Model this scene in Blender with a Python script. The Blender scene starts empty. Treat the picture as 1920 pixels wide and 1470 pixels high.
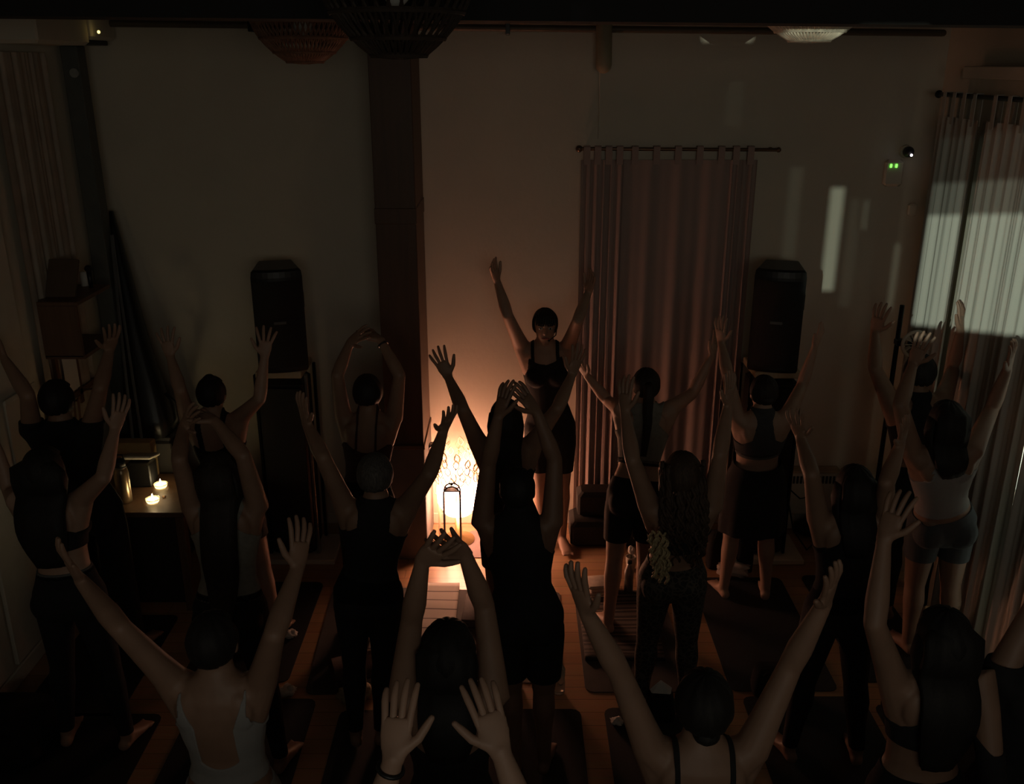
import bpy, bmesh, math, random
import numpy as np
from mathutils import Vector, Matrix
R_ = math.radians
rnd = random.Random(7)
sc = bpy.context.scene
C = bpy.context.collection

# ------------------------------------------------------------------ camera
F_PX, TH, CH = 1750.0, R_(19.3), 3.38
CT, ST = math.cos(TH), math.sin(TH)
cam_d = bpy.data.cameras.new('camera'); cam = bpy.data.objects.new('camera', cam_d); C.objects.link(cam)
cam.location = (0, 0, CH); cam.rotation_euler = (R_(90) - TH, 0, 0)
cam_d.sensor_fit = 'HORIZONTAL'; cam_d.sensor_width = 36; cam_d.lens = 36 * F_PX / 1920
cam_d.clip_start = .05; cam_d.clip_end = 100
sc.camera = cam
vs = sc.view_settings
vs.view_transform = 'Standard'; vs.look = 'None'; vs.gamma = 1; vs.use_curve_mapping = False; vs.exposure = 0.0

# ------------------------------------------------------------------ world and lights
world = bpy.data.worlds.new('night'); sc.world = world; world.use_nodes = True
bg = world.node_tree.nodes['Background']; bg.inputs[0].default_value = (.5, .55, .62, 1); bg.inputs[1].default_value = .01

def lamp(name, kind, loc, energy, col, **kw):
    d = bpy.data.lights.new(name, kind); d.energy = energy; d.color = col
    for k, v in kw.items():
        if k != 'rot': setattr(d, k, v)
    o = bpy.data.objects.new(name, d); C.objects.link(o); o.location = loc
    if 'rot' in kw: o.rotation_euler = kw['rot']
    return o
STREET = Vector((-4.0, -6.0, 4.40))          # street lamp outside the rear window
lamp('street_light', 'POINT', STREET, 5600, (.86, 1.0, .90), shadow_soft_size=.008)
PENDANT_FILL = Vector((1.4, -6.0, 3.30))         # added lamp outside, put there only to light the pale pendant
lamp('pendant_fill_light', 'POINT', PENDANT_FILL, 3000, (.95, 1.0, .88), shadow_soft_size=.008)
# added dim area fill behind the viewer; no window is built there
lamp('rear_fill_light', 'AREA', (0.6, -2.85, 3.2), 19, (1.0, .93, .76), shape='RECTANGLE', size=3.0, size_y=1.3, rot=(R_(83), 0, 0))
LAMP = Vector((-.402, 6.27, .44))             # the floor lantern by the wall


# ------------------------------------------------------------------ room measures
XL, XR, YB, YR, ZC = -2.86, 2.88, 6.56, -3.0, 4.2

def ray(u, v):
    a, b = (u - 960) / F_PX, (v - 735) / F_PX
    return Vector((a, CT - b * ST, -ST - b * CT))
CAM = Vector((0, 0, CH))
def atY(u, v, Y):
    d = ray(u, v); return CAM + d * (Y / d.y)
def atX(u, v, X):
    d = ray(u, v); return CAM + d * (X / d.x)
def atZ(u, v, z=0.0):
    d = ray(u, v); return CAM + d * ((z - CH) / d.z)
def toPx(p):
    p = Vector(p) - CAM
    zc = p.y * CT - p.z * ST; yd = -(p.z * CT + p.y * ST)
    return (960 + F_PX * p.x / zc, 735 + F_PX * yd / zc)

# ------------------------------------------------------------------ materials
MATS = {}
def mat(name, col, rough=.6, metal=0, var=.12, scale=8, bump=0, bscale=60, emit=None, estr=0, trans=0, coat=0, sub=0, alpha=None, stretch=(1, 1, 1)):
    if name in MATS: return MATS[name]
    m = bpy.data.materials.new(name); m.use_nodes = True
    nt = m.node_tree; b = nt.nodes['Principled BSDF']
    b.inputs['Roughness'].default_value = rough; b.inputs['Metallic'].default_value = metal
    tc = nt.nodes.new('ShaderNodeTexCoord'); mp = nt.nodes.new('ShaderNodeMapping'); mp.inputs['Scale'].default_value = stretch
    nt.links.new(tc.outputs['Object'], mp.inputs[0])
    n = nt.nodes.new('ShaderNodeTexNoise'); n.inputs['Scale'].default_value = scale; n.inputs['Detail'].default_value = 4
    nt.links.new(mp.outputs[0], n.inputs['Vector'])
    r = nt.nodes.new('ShaderNodeValToRGB')
    c0 = tuple(max(0, x * (1 - var)) for x in col); c1 = tuple(min(1, x * (1 + var)) for x in col)
    r.color_ramp.elements[0].position = .3; r.color_ramp.elements[1].position = .7
    r.color_ramp.elements[0].color = (*c0, 1); r.color_ramp.elements[1].color = (*c1, 1)
    nt.links.new(n.outputs[0], r.inputs[0]); nt.links.new(r.outputs[0], b.inputs['Base Color'])
    if bump:
        n2 = nt.nodes.new('ShaderNodeTexNoise'); n2.inputs['Scale'].default_value = bscale; n2.inputs['Detail'].default_value = 3
        nt.links.new(mp.outputs[0], n2.inputs['Vector'])
        bp = nt.nodes.new('ShaderNodeBump'); bp.inputs['Strength'].default_value = bump; bp.inputs['Distance'].default_value = .01
        nt.links.new(n2.outputs[0], bp.inputs['Height']); nt.links.new(bp.outputs[0], b.inputs['Normal'])
    if emit: b.inputs['Emission Color'].default_value = (*emit, 1); b.inputs['Emission Strength'].default_value = estr
    if trans: b.inputs['Transmission Weight'].default_value = trans; b.inputs['IOR'].default_value = 1.45
    if coat: b.inputs['Coat Weight'].default_value = coat
    if sub: b.inputs['Subsurface Weight'].default_value = sub; b.inputs['Subsurface Radius'].default_value = (.02, .008, .004)
    MATS[name] = m
    return m

def wood_floor():
    m = bpy.data.materials.new('oak_floor'); m.use_nodes = True; nt = m.node_tree; b = nt.nodes['Principled BSDF']
    tc = nt.nodes.new('ShaderNodeTexCoord')
    br = nt.nodes.new('ShaderNodeTexBrick'); mp = nt.nodes.new('ShaderNodeMapping'); mp.inputs['Scale'].default_value = (1, 1, 1)
    nt.links.new(tc.outputs['Object'], mp.inputs[0]); nt.links.new(mp.outputs[0], br.inputs['Vector'])
    br.inputs['Scale'].default_value = 1; br.inputs['Brick Width'].default_value = 1.5; br.inputs['Row Height'].default_value = .11
    br.inputs['Mortar Size'].default_value = .0016; br.inputs['Mortar Smooth'].default_value = .2
    br.inputs['Color1'].default_value = (.60, .36, .20, 1); br.inputs['Color2'].default_value = (.50, .28, .15, 1); br.inputs['Mortar'].default_value = (.09, .045, .02, 1)
    n = nt.nodes.new('ShaderNodeTexNoise'); mp2 = nt.nodes.new('ShaderNodeMapping'); mp2.inputs['Scale'].default_value = (3, 60, 1)
    nt.links.new(tc.outputs['Object'], mp2.inputs[0]); nt.links.new(mp2.outputs[0], n.inputs['Vector']); n.inputs['Scale'].default_value = 1.2; n.inputs['Detail'].default_value = 5
    mx = nt.nodes.new('ShaderNodeMix'); mx.data_type = 'RGBA'; mx.blend_type = 'MULTIPLY'; mx.inputs[0].default_value = .35
    nt.links.new(br.outputs[0], mx.inputs[6]); nt.links.new(n.outputs[1], mx.inputs[7]); nt.links.new(mx.outputs[2], b.inputs['Base Color'])
    b.inputs['Roughness'].default_value = .33; b.inputs['Coat Weight'].default_value = .25; b.inputs['Coat Roughness'].default_value = .25
    return m
def wood(name, c0, c1, rough=.5, axis=(18, 18, 1.2)):
    if name in MATS: return MATS[name]
    m = bpy.data.materials.new(name); m.use_nodes = True; nt = m.node_tree; b = nt.nodes['Principled BSDF']
    tc = nt.nodes.new('ShaderNodeTexCoord'); mp = nt.nodes.new('ShaderNodeMapping'); mp.inputs['Scale'].default_value = axis
    n = nt.nodes.new('ShaderNodeTexNoise'); n.inputs['Scale'].default_value = 1.5; n.inputs['Detail'].default_value = 5; n.inputs['Distortion'].default_value = .8
    r = nt.nodes.new('ShaderNodeValToRGB'); r.color_ramp.elements[0].color = (*c0, 1); r.color_ramp.elements[1].color = (*c1, 1)
    nt.links.new(tc.outputs['Object'], mp.inputs[0]); nt.links.new(mp.outputs[0], n.inputs['Vector']); nt.links.new(n.outputs[0], r.inputs[0]); nt.links.new(r.outputs[0], b.inputs['Base Color'])
    b.inputs['Roughness'].default_value = rough; MATS[name] = m
    return m
def leopard():
    m = bpy.data.materials.new('leopard_print'); m.use_nodes = True; nt = m.node_tree; b = nt.nodes['Principled BSDF']
    tc = nt.nodes.new('ShaderNodeTexCoord'); v = nt.nodes.new('ShaderNodeTexVoronoi'); v.inputs['Scale'].default_value = 34; v.feature = 'DISTANCE_TO_EDGE'
    n = nt.nodes.new('ShaderNodeTexNoise'); n.inputs['Scale'].default_value = 18
    va = nt.nodes.new('ShaderNodeVectorMath'); va.operation = 'ADD'; sc_ = nt.nodes.new('ShaderNodeVectorMath'); sc_.operation = 'SCALE'; sc_.inputs['Scale'].default_value = .05
    nt.links.new(tc.outputs['Object'], n.inputs['Vector']); nt.links.new(n.outputs[1], sc_.inputs[0]); nt.links.new(tc.outputs['Object'], va.inputs[0]); nt.links.new(sc_.outputs[0], va.inputs[1]); nt.links.new(va.outputs[0], v.inputs['Vector'])
    r = nt.nodes.new('ShaderNodeValToRGB'); r.color_ramp.elements[0].color = (.085, .072, .056, 1); r.color_ramp.elements[0].position = .05; r.color_ramp.elements[1].color = (.022, .019, .017, 1); r.color_ramp.elements[1].position = .13
    nt.links.new(v.outputs[0], r.inputs[0]); nt.links.new(r.outputs[0], b.inputs['Base Color']); b.inputs['Roughness'].default_value = .75
    return m
def stripes(name, cols, freq, axis='Y', rough=.9):
    m = bpy.data.materials.new(name); m.use_nodes = True; nt = m.node_tree; b = nt.nodes['Principled BSDF']
    tc = nt.nodes.new('ShaderNodeTexCoord'); sx = nt.nodes.new('ShaderNodeSeparateXYZ'); nt.links.new(tc.outputs['Object'], sx.inputs[0])
    mu = nt.nodes.new('ShaderNodeMath'); mu.operation = 'MULTIPLY'; mu.inputs[1].default_value = freq; nt.links.new(sx.outputs[axis], mu.inputs[0])
    fr = nt.nodes.new('ShaderNodeMath'); fr.operation = 'FRACT'; nt.links.new(mu.outputs[0], fr.inputs[0])
    r = nt.nodes.new('ShaderNodeValToRGB'); r.color_ramp.interpolation = 'CONSTANT'
    el = r.color_ramp.elements
    while len(el) < len(cols): el.new(.5)
    for i, (p, c) in enumerate(cols): el[i].position = p; el[i].color = (*c, 1)
    nt.links.new(fr.outputs[0], r.inputs[0]); nt.links.new(r.outputs[0], b.inputs['Base Color']); b.inputs['Roughness'].default_value = rough
    return m
def pane_mat(name, t):
    m = bpy.data.materials.new(name); m.use_nodes = True; nt = m.node_tree
    for n in list(nt.nodes): nt.nodes.remove(n)
    o = nt.nodes.new('ShaderNodeOutputMaterial'); a = nt.nodes.new('ShaderNodeBsdfTransparent'); a.inputs[0].default_value = (t, t, t * .95, 1)
    g = nt.nodes.new('ShaderNodeBsdfGlossy'); g.inputs['Roughness'].default_value = .05
    x = nt.nodes.new('ShaderNodeMixShader'); x.inputs[0].default_value = .05
    nt.links.new(a.outputs[0], x.inputs[1]); nt.links.new(g.outputs[0], x.inputs[2]); nt.links.new(x.outputs[0], o.inputs[0])
    return m
def cloth_mat(name, col, tr=.25):
    m = bpy.data.materials.new(name); m.use_nodes = True; nt = m.node_tree
    for n in list(nt.nodes): nt.nodes.remove(n)
    o = nt.nodes.new('ShaderNodeOutputMaterial'); a = nt.nodes.new('ShaderNodeBsdfDiffuse'); t = nt.nodes.new('ShaderNodeBsdfTranslucent')
    tc = nt.nodes.new('ShaderNodeTexCoord'); n = nt.nodes.new('ShaderNodeTexNoise'); n.inputs['Scale'].default_value = 240; nt.links.new(tc.outputs['Object'], n.inputs['Vector'])
    r = nt.nodes.new('ShaderNodeValToRGB'); r.color_ramp.elements[0].color = (*[c * .9 for c in col], 1); r.color_ramp.elements[1].color = (*col, 1)
    nt.links.new(n.outputs[0], r.inputs[0]); nt.links.new(r.outputs[0], a.inputs[0]); nt.links.new(r.outputs[0], t.inputs[0])
    x = nt.nodes.new('ShaderNodeMixShader'); x.inputs[0].default_value = tr
    nt.links.new(a.outputs[0], x.inputs[1]); nt.links.new(t.outputs[0], x.inputs[2]); nt.links.new(x.outputs[0], o.inputs[0])
    return m

M_wall = mat('cream_plaster', (.60, .545, .45), .85, var=.04, scale=2.5, bump=.15, bscale=25)
M_ceil = mat('dark_ceiling', (.10, .095, .09), .9)
M_black = mat('black_plastic', (.012, .012, .012), .45, var=.2)
M_blackcloth = mat('black_cloth', (.010, .010, .011), .9, var=.25, scale=30)
M_blackmetal = mat('black_metal', (.02, .02, .02), .35, metal=.6)
M_grille = mat('speaker_grille', (.008, .008, .009), .55, var=.3, scale=200, bump=.6, bscale=400)
M_white = mat('white_paint', (.62, .57, .48), .55, var=.05)
M_pale = wood('pale_wood', (.42, .33, .22), (.55, .45, .31))
M_oak = wood('brown_wood', (.10, .05, .028), (.18, .10, .055))
M_post = wood('dark_post_wood', (.055, .026, .014), (.11, .052, .026), axis=(14, 14, 1))
M_steel = mat('steel', (.35, .35, .34), .35, metal=.9)
M_grey = mat('grey_steel_post', (.10, .105, .095), .55, var=.15)
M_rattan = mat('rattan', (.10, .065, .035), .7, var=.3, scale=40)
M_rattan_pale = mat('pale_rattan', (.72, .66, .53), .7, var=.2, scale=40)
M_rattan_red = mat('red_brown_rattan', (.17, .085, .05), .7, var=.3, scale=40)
M_glass = mat('clear_glass', (.95, .95, .95), .03, trans=1, var=0)
M_beige = mat('beige_fabric', (.5, .45, .38), .9, var=.1, scale=30)
M_paper = mat('paper', (.75, .72, .68), .9, var=.03)

# ------------------------------------------------------------------ mesh helpers
class MB:
    def __init__(s): s.v = []; s.f = []
    def add(s, v, f):
        n = len(s.v); s.v += [tuple(x) for x in v]; s.f += [tuple(i + n for i in q) for q in f]; return s
    def box(s, lo, hi, bev=0.0, M=None):
        x0, y0, z0 = lo; x1, y1, z1 = hi
        if bev <= 0:
            v = [(x0, y0, z0), (x1, y0, z0), (x1, y1, z0), (x0, y1, z0), (x0, y0, z1), (x1, y0, z1), (x1, y1, z1), (x0, y1, z1)]
            f = [(0, 3, 2, 1), (4, 5, 6, 7), (0, 1, 5, 4), (1, 2, 6, 5), (2, 3, 7, 6), (3, 0, 4, 7)]
        else:
            b = min(bev, (x1 - x0) * .49, (y1 - y0) * .49, (z1 - z0) * .49)
            prof = []
            v = []; f = []
            def ring(z, i):
                xa, xb, ya, yb = x0 + i, x1 - i, y0 + i, y1 - i; c = b
                return [(xa + c, ya, z), (xb - c, ya, z), (xb, ya + c, z), (xb, yb - c, z), (xb - c, yb, z), (xa + c, yb, z), (xa, yb - c, z), (xa, ya + c, z)]
            for z, i in ((z0, b), (z0 + b, 0), (z1 - b, 0), (z1, b)):
                c_ = b
                xa, xb, ya, yb = x0 + i, x1 - i, y0 + i, y1 - i
                k = b * .6
                v += [(xa + k, ya, z), (xb - k, ya, z), (xb, ya + k, z), (xb, yb - k, z), (xb - k, yb, z), (xa + k, yb, z), (xa, yb - k, z), (xa, ya + k, z)]
            for r in range(3):
                for j in range(8):
                    f.append((r * 8 + j, r * 8 + (j + 1) % 8, r * 8 + 8 + (j + 1) % 8, r * 8 + 8 + j))
            f.append(tuple(range(7, -1, -1))); f.append(tuple(range(24, 32)))
        if M is not None: v = [tuple(M @ Vector(p)) for p in v]
        return s.add(v, f)
    def tube(s, pts, rad, n=10, cap=True, ell=None, side=None):
        """pts: centre line; rad: radius or list; ell: list of (r_side, r_other); side: reference side vector."""
        P = [Vector(p) for p in pts]; m = len(P)
        if ell is None:
            if not isinstance(rad, (list, tuple)): rad = [rad] * m
            ell = [(r, r) for r in rad]
        v = []; f = []
        ref = Vector(side) if side is not None else None
        prevA = None
        for i in range(m):
            t = (P[min(i + 1, m - 1)] - P[max(i - 1, 0)])
            if t.length < 1e-9: t = Vector((0, 0, 1))
            t.normalize()
            if ref is not None: a = ref - t * ref.dot(t)
            elif prevA is not None: a = prevA - t * prevA.dot(t)
            else:
                q = Vector((1, 0, 0)) if abs(t.x) < .8 else Vector((0, 1, 0)); a = q - t * q.dot(t)
            if a.length < 1e-6: a = Vector((0, 1, 0)) - t * t.y
            a.normalize(); prevA = a; b = t.cross(a)
            for k in range(n):
                an = 2 * math.pi * k / n
                v.append(P[i] + a * (ell[i][0] * math.cos(an)) + b * (ell[i][1] * math.sin(an)))
        for i in range(m - 1):
            for k in range(n):
                f.append((i * n + k, i * n + (k + 1) % n, (i + 1) * n + (k + 1) % n, (i + 1) * n + k))
        if cap:
            f.append(tuple(range(n - 1, -1, -1))); f.append(tuple((m - 1) * n + k for k in range(n)))
        return s.add(v, f)
    def capsule(s, pts, rad, n=12, side=None, ell=None):
        P = [Vector(p) for p in pts]
        if ell is None:
            if not isinstance(rad, (list, tuple)): rad = [rad] * len(P)
            ell = [(r, r) for r in rad]
        d0 = (P[0] - P[1]).normalized(); d1 = (P[-1] - P[-2]).normalized()
        q = []; e = []
        r0 = min(ell[0]); r1 = min(ell[-1])
        for a in (80, 55, 28):
            q.append(P[0] + d0 * r0 * math.sin(R_(a))); e.append(tuple(x * math.cos(R_(a)) for x in ell[0]))
        q += P; e += list(ell)
        for a in (28, 55, 80):
            q.append(P[-1] + d1 * r1 * math.sin(R_(a))); e.append(tuple(x * math.cos(R_(a)) for x in ell[-1]))
        return s.tube(q, None, n, True, e, side)
    def lathe(s, prof, c=(0, 0, 0), n=20):
        v = []; f = []; m = len(prof)
        for r, z in prof:
            for k in range(n):
                a = 2 * math.pi * k / n; v.append((c[0] + r * math.cos(a), c[1] + r * math.sin(a), c[2] + z))
        for i in range(m - 1):
            for k in range(n): f.append((i * n + k, i * n + (k + 1) % n, (i + 1) * n + (k + 1) % n, (i + 1) * n + k))
        f.append(tuple(range(n - 1, -1, -1))); f.append(tuple((m - 1) * n + k for k in range(n)))
        return s.add(v, f)
    def ball(s, c, rx, ry=None, rz=None, n=14, m=9, axes=None):
        ry = ry or rx; rz = rz or rx; c = Vector(c)
        ax = axes or (Vector((1, 0, 0)), Vector((0, 1, 0)), Vector((0, 0, 1)))
        v = [c - ax[2] * rz]; f = []
        for i in range(1, m):
            p = math.pi * i / m
            for k in range(n):
                a = 2 * math.pi * k / n
                v.append(c + ax[0] * (rx * math.sin(p) * math.cos(a)) + ax[1] * (ry * math.sin(p) * math.sin(a)) - ax[2] * (rz * math.cos(p)))
        v.append(c + ax[2] * rz)
        for k in range(n): f.append((0, 1 + (k + 1) % n, 1 + k))
        for i in range(m - 2):
            for k in range(n):
                f.append((1 + i * n + k, 1 + i * n + (k + 1) % n, 1 + (i + 1) * n + (k + 1) % n, 1 + (i + 1) * n + k))
        t = len(v) - 1; b0 = 1 + (m - 2) * n
        for k in range(n): f.append((b0 + k, b0 + (k + 1) % n, t))
        return s.add(v, f)
    def mesh(s, name):
        me = bpy.data.meshes.new(name); me.from_pydata(s.v, [], s.f); me.update(); return me
    def build(s, name, m, parent=None, smooth=False, loc=None):
        """mesh object; vertices are in world space and get moved to the parent's (or loc's) frame."""
        me = s.mesh(name); o = bpy.data.objects.new(name, me); C.objects.link(o)
        if m: me.materials.append(m)
        off = Vector((0, 0, 0))
        if parent is not None:
            p = parent
            while p is not None: off += p.location; p = p.parent
            o.parent = parent
        elif loc is not None: off = Vector(loc); o.location = loc
        if off.length > 0: me.transform(Matrix.Translation(-off))
        if smooth: me.polygons.foreach_set('use_smooth', [True] * len(me.polygons))
        return o

def tag(o, label, cat, group=None, kind=None):
    if label: o['label'] = label
    if cat: o['category'] = cat
    if group: o['group'] = group
    if kind: o['kind'] = kind
    return o
def thing(name, label, cat, loc, group=None):
    o = bpy.data.objects.new(name, None); C.objects.link(o); o.location = loc; o.empty_display_size = .1
    return tag(o, label, cat, group)
def struct(o): o['kind'] = 'structure'; return o

# ------------------------------------------------------------------ room shell
struct(MB().box((XL - .2, YR - .2, -.2), (XR + .2, YB + .2, 0)).build('floor', wood_floor()))
struct(MB().box((XL - .2, YR - .2, ZC), (XR + .2, YB + .2, ZC + .15)).build('ceiling', M_ceil))
struct(MB().box((XL - .2, YB, 0), (XR + .2, YB + .2, ZC)).build('wall_back', M_wall))
struct(MB().box((XL - .2, YR, 0), (XL, YB, ZC)).build('wall_left', M_wall))
# right wall with a tall glazed opening behind the curtains
WY0, WY1, WZ1 = 4.2, 5.2, 2.3
wr = MB().box((XR, YR, 0), (XR + .2, WY0, ZC)).box((XR, WY1, 0), (XR + .2, YB, ZC)).box((XR, WY0, WZ1), (XR + .2, WY1, ZC))
struct(wr.build('wall_right', M_wall))
win = struct(MB().box((XR + .06, WY0, 0), (XR + .08, WY1, WZ1)).build('window_1', mat('lit_glass', (.4, .42, .38), .2, emit=(.92, 1, .80), estr=.9)))
struct(MB().box((XR + .0, WY0, 0), (XR + .05, WY0 + .05, WZ1)).box((XR, WY1 - .05, 0), (XR + .05, WY1, WZ1)).box((XR, WY0, 1.0), (XR + .05, WY1, 1.05)).build('window_frame', M_white, win))

# rear wall: unseen slots shaped to throw light on back wall and right-hand curtain
def rear_pt(p, S=STREET):
    t = (YR - S.y) / (p.y - S.y); return S + (p - S) * t
holes = []
def strip(u0, u1, v0, v1, t):
    a = rear_pt(atY(u0, (v0 + v1) / 2, YB)); b = rear_pt(atY(u1, (v0 + v1) / 2, YB))
    top = rear_pt(atY(u0, v0, YB)); bot = rear_pt(atY(u0, v1, YB))
    holes.append((a.x, b.x, bot.z, top.z, t))
strip(1542, 1573, 350, 545, .60)
strip(1577, 1606, 372, 575, .16)
strip(1607, 1624, 374, 430, .42)
strip(1467, 1498, 312, 492, .17)
strip(1354, 1394, 128, 236, .10)
strip(1664, 1680, 455, 580, .34)
PC3 = atY(1517, 76, 4.75)
qa = rear_pt(PC3 + Vector((-.14, 0, .006)), PENDANT_FILL); qb = rear_pt(PC3 + Vector((.14, 0, .05)), PENDANT_FILL)
holes.append((qa.x, qb.x, min(qa.z, qb.z), max(qa.z, qb.z), .8))  # added slot aimed at the pale pendant, for the added lamp outside
pa = rear_pt(Vector((2.75, 6.24, 0))); pb = rear_pt(Vector((2.75, 4.2, 0)))
zb0 = rear_pt(atX(1760, 585, 2.75)).z; zb1 = rear_pt(atX(1880, 655, 2.75)).z
zt = rear_pt(atX(1860, 400, 2.75)).z
pz = (zb0 + zb1) / 2
px_ = sorted((pa.x, pb.x))
midx = rear_pt(Vector((2.75, 5.62, 0))).x
holes.append((px_[0] + .0, px_[1], pz, zt, .75))
holes.append((px_[0] + .0, px_[1], zt, zt + .05, .36))
holes.append((px_[0] + .0, px_[1], zt + .05, zt + .12, .14))
xs = sorted({XL - .2, XR + .2} | {h[0] for h in holes} | {h[1] for h in holes}); zs = sorted({0, ZC} | {h[2] for h in holes} | {h[3] for h in holes})
wm = MB()
for i in range(len(xs) - 1):
    for j in range(len(zs) - 1):
        cx, cz = (xs[i] + xs[i + 1]) / 2, (zs[j] + zs[j + 1]) / 2
        if any(h[0] < cx < h[1] and h[2] < cz < h[3] for h in holes): continue
        wm.box((xs[i], YR - .012, zs[j]), (xs[i + 1], YR, zs[j + 1]))
struct(wm.build('wall_rear', M_wall))
for i, h in enumerate(holes):
    struct(MB().box((h[0], YR - .010, h[2]), (h[1], YR - .006, h[3])).build('window_%d' % (i + 2), pane_mat('slot_dimmer_%d' % i, h[4])))  # added panes in the slots; each tint sets its light patch's brightness
# mezzanine the viewer stands on
struct(MB().box((XL, YR, 1.72), (XR, .35, 1.86)).build('floor_mezzanine', M_oak))
# black header beam across the room
bz0, bz1 = atY(0, 30, 3.7).z, atY(1920, 48, 3.7).z
bm_ = MB(); xa, xb = XL, XR
ua = toPx((xa, 3.7, 3.5))[0]; ub = toPx((xb, 3.7, 3.5))[0]
za = bz0 + (bz1 - bz0) * (ua / 1920); zb_ = bz0 + (bz1 - bz0) * (ub / 1920)
bm_.add([(xa, 3.7, za), (xb, 3.7, zb_), (xb, 3.95, zb_), (xa, 3.95, za), (xa, 3.7, ZC), (xb, 3.7, ZC), (xb, 3.95, ZC), (xa, 3.95, ZC)],
        [(0, 3, 2, 1), (4, 5, 6, 7), (0, 1, 5, 4), (1, 2, 6, 5), (2, 3, 7, 6), (3, 0, 4, 7)])
struct(bm_.build('trim_1', mat('black_beam', (.006, .006, .006), .8)))
struct(MB().box((XL, YB - .018, 0), (XR, YB, .09), .006).build('baseboard_back', M_white))
struct(MB().box((XL, 2.0, 0), (XL + .02, YB, .10), .006).build('baseboard_left', M_white))
struct(MB().box((XR - .02, 2.0, 0), (XR, YB, .10), .006).build('baseboard_right', M_white))

# wooden post before the back wall, on a grey plinth
pl, pr = atY(708, 500, 5.99), atY(783, 500, 5.99)
plc = (pl.x + pr.x) / 2; phw = (pr.x - pl.x) / 2
post = thing('wooden_post', 'dark wooden post on a grey plinth, left of the glowing lantern', 'post', (plc, 6.26, 0))
pz0 = atY(745, 838, 5.98).z
MB().box((plc - phw, 5.99, pz0), (plc + phw, 6.53, ZC), .006).build('shaft', M_post, post)
MB().box((plc - phw - .012, 5.975, 0), (plc + phw + .004, 6.535, pz0), .01).build('plinth', mat('grey_plinth', (.12, .11, .10), .8), post)
MB().box((plc - phw - .004, 5.984, 2.42), (plc + phw + .004, 6.534, 2.52), .003).build('strap', M_post, post)
MB().box((plc - phw - .004, 5.97, pz0 - .02), (plc + phw + .01, 6.535, pz0 + .012), .004).build('plinth_cap', M_oak, post)

# grey steel post in the left corner with its head plate
a = atY(143, 85, 6.3); gp = thing('steel_post', 'grey steel post standing in the left corner by the black bag', 'post', (a.x, 6.3, 0))
MB().box((max(a.x - .075, XL + .03), 6.22, 0), (a.x + .035, 6.34, a.z), .008).build('shaft', M_grey, gp)
MB().box((max(a.x - .19, XL + .01), 6.14, a.z), (a.x + .14, 6.45, a.z + .03), .004).build('head_plate', M_blackmetal, gp)
MB().lathe([(.0, 0), (.028, 0), (.028, .012), (.0, .012)], (0, 0, 0), 16).build('junction_cap', mat('cap_grey', (.3, .3, .28), .5)); jc = bpy.data.objects['junction_cap']; jc.parent = gp; jc.location = (0, -.08, atY(146, 137, 6.2).z); jc.rotation_euler = (R_(90), 0, 0)
ac = thing('wall_heater_unit', 'pale box unit under the ceiling in the left corner with an amber light', 'appliance', (a.x, 6.3, a.z + .03))
MB().box((a.x - .12, 6.16, a.z + .03), (a.x + .17, 6.52, a.z + .27), .02).build('casing', M_white, ac)
p = atY(185, 60, 6.15); MB().ball(p, .010, n=8, m=6).build('indicator_light', mat('amber_led', (.9, .6, .1), .3, emit=(1, .72, .2), estr=3), ac)
sb_ = atX(75, 62, XL + .16); MB().box((XL + .001, sb_.y - .25, sb_.z - .06), (XL + .26, 6.14, sb_.z + .16), .02).build('side_box', M_wall, ac)

# curtain rail / pipe run under the ceiling on the back wall
p0, p1 = atY(195, 44, 6.46), atY(1768, 62, 6.46)
rail = thing('ceiling_pipe', 'thin dark pipe running along the top of the back wall', 'pipe', (0, 6.46, (p0.z + p1.z) / 2))
MB().capsule([p0, p1], .022, 10).build('pipe', mat('pipe_brown', (.10, .08, .055), .5), rail, True)
for u in (470, 952, 1132, 1500):
    v = 44 + (u - 195) / 1573 * 18; p = atY(u, v, 6.46)
    MB().box((p.x - .014, 6.43, p.z - .04), (p.x + .014, 6.56, p.z + .05), .003).build('bracket', M_blackmetal, rail)
p = atY(1132, 70, 6.42); q = atY(1132, 122, 6.42)
sconce = thing('wall_sconce', 'rounded beige tube sconce hanging on the back wall under the pipe', 'sconce', (p.x, 6.42, q.z))
MB().capsule([p + Vector((0, 0, .09)), q], .052, 14).build('tube_shade', mat('sconce_beige', (.30, .25, .17), .7), sconce, True)
MB().box((p.x - .025, 6.44, p.z - .02), (p.x + .025, 6.56, p.z + .02), .004).build('arm', M_blackmetal, sconce)
cd = MB(); cd.tube([q + Vector((-.02, .05, 0)), atY(1124, 200, 6.54), atY(1122, 260, 6.545)], .003, 6); cd.build('cord', M_wall, sconce)

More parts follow.
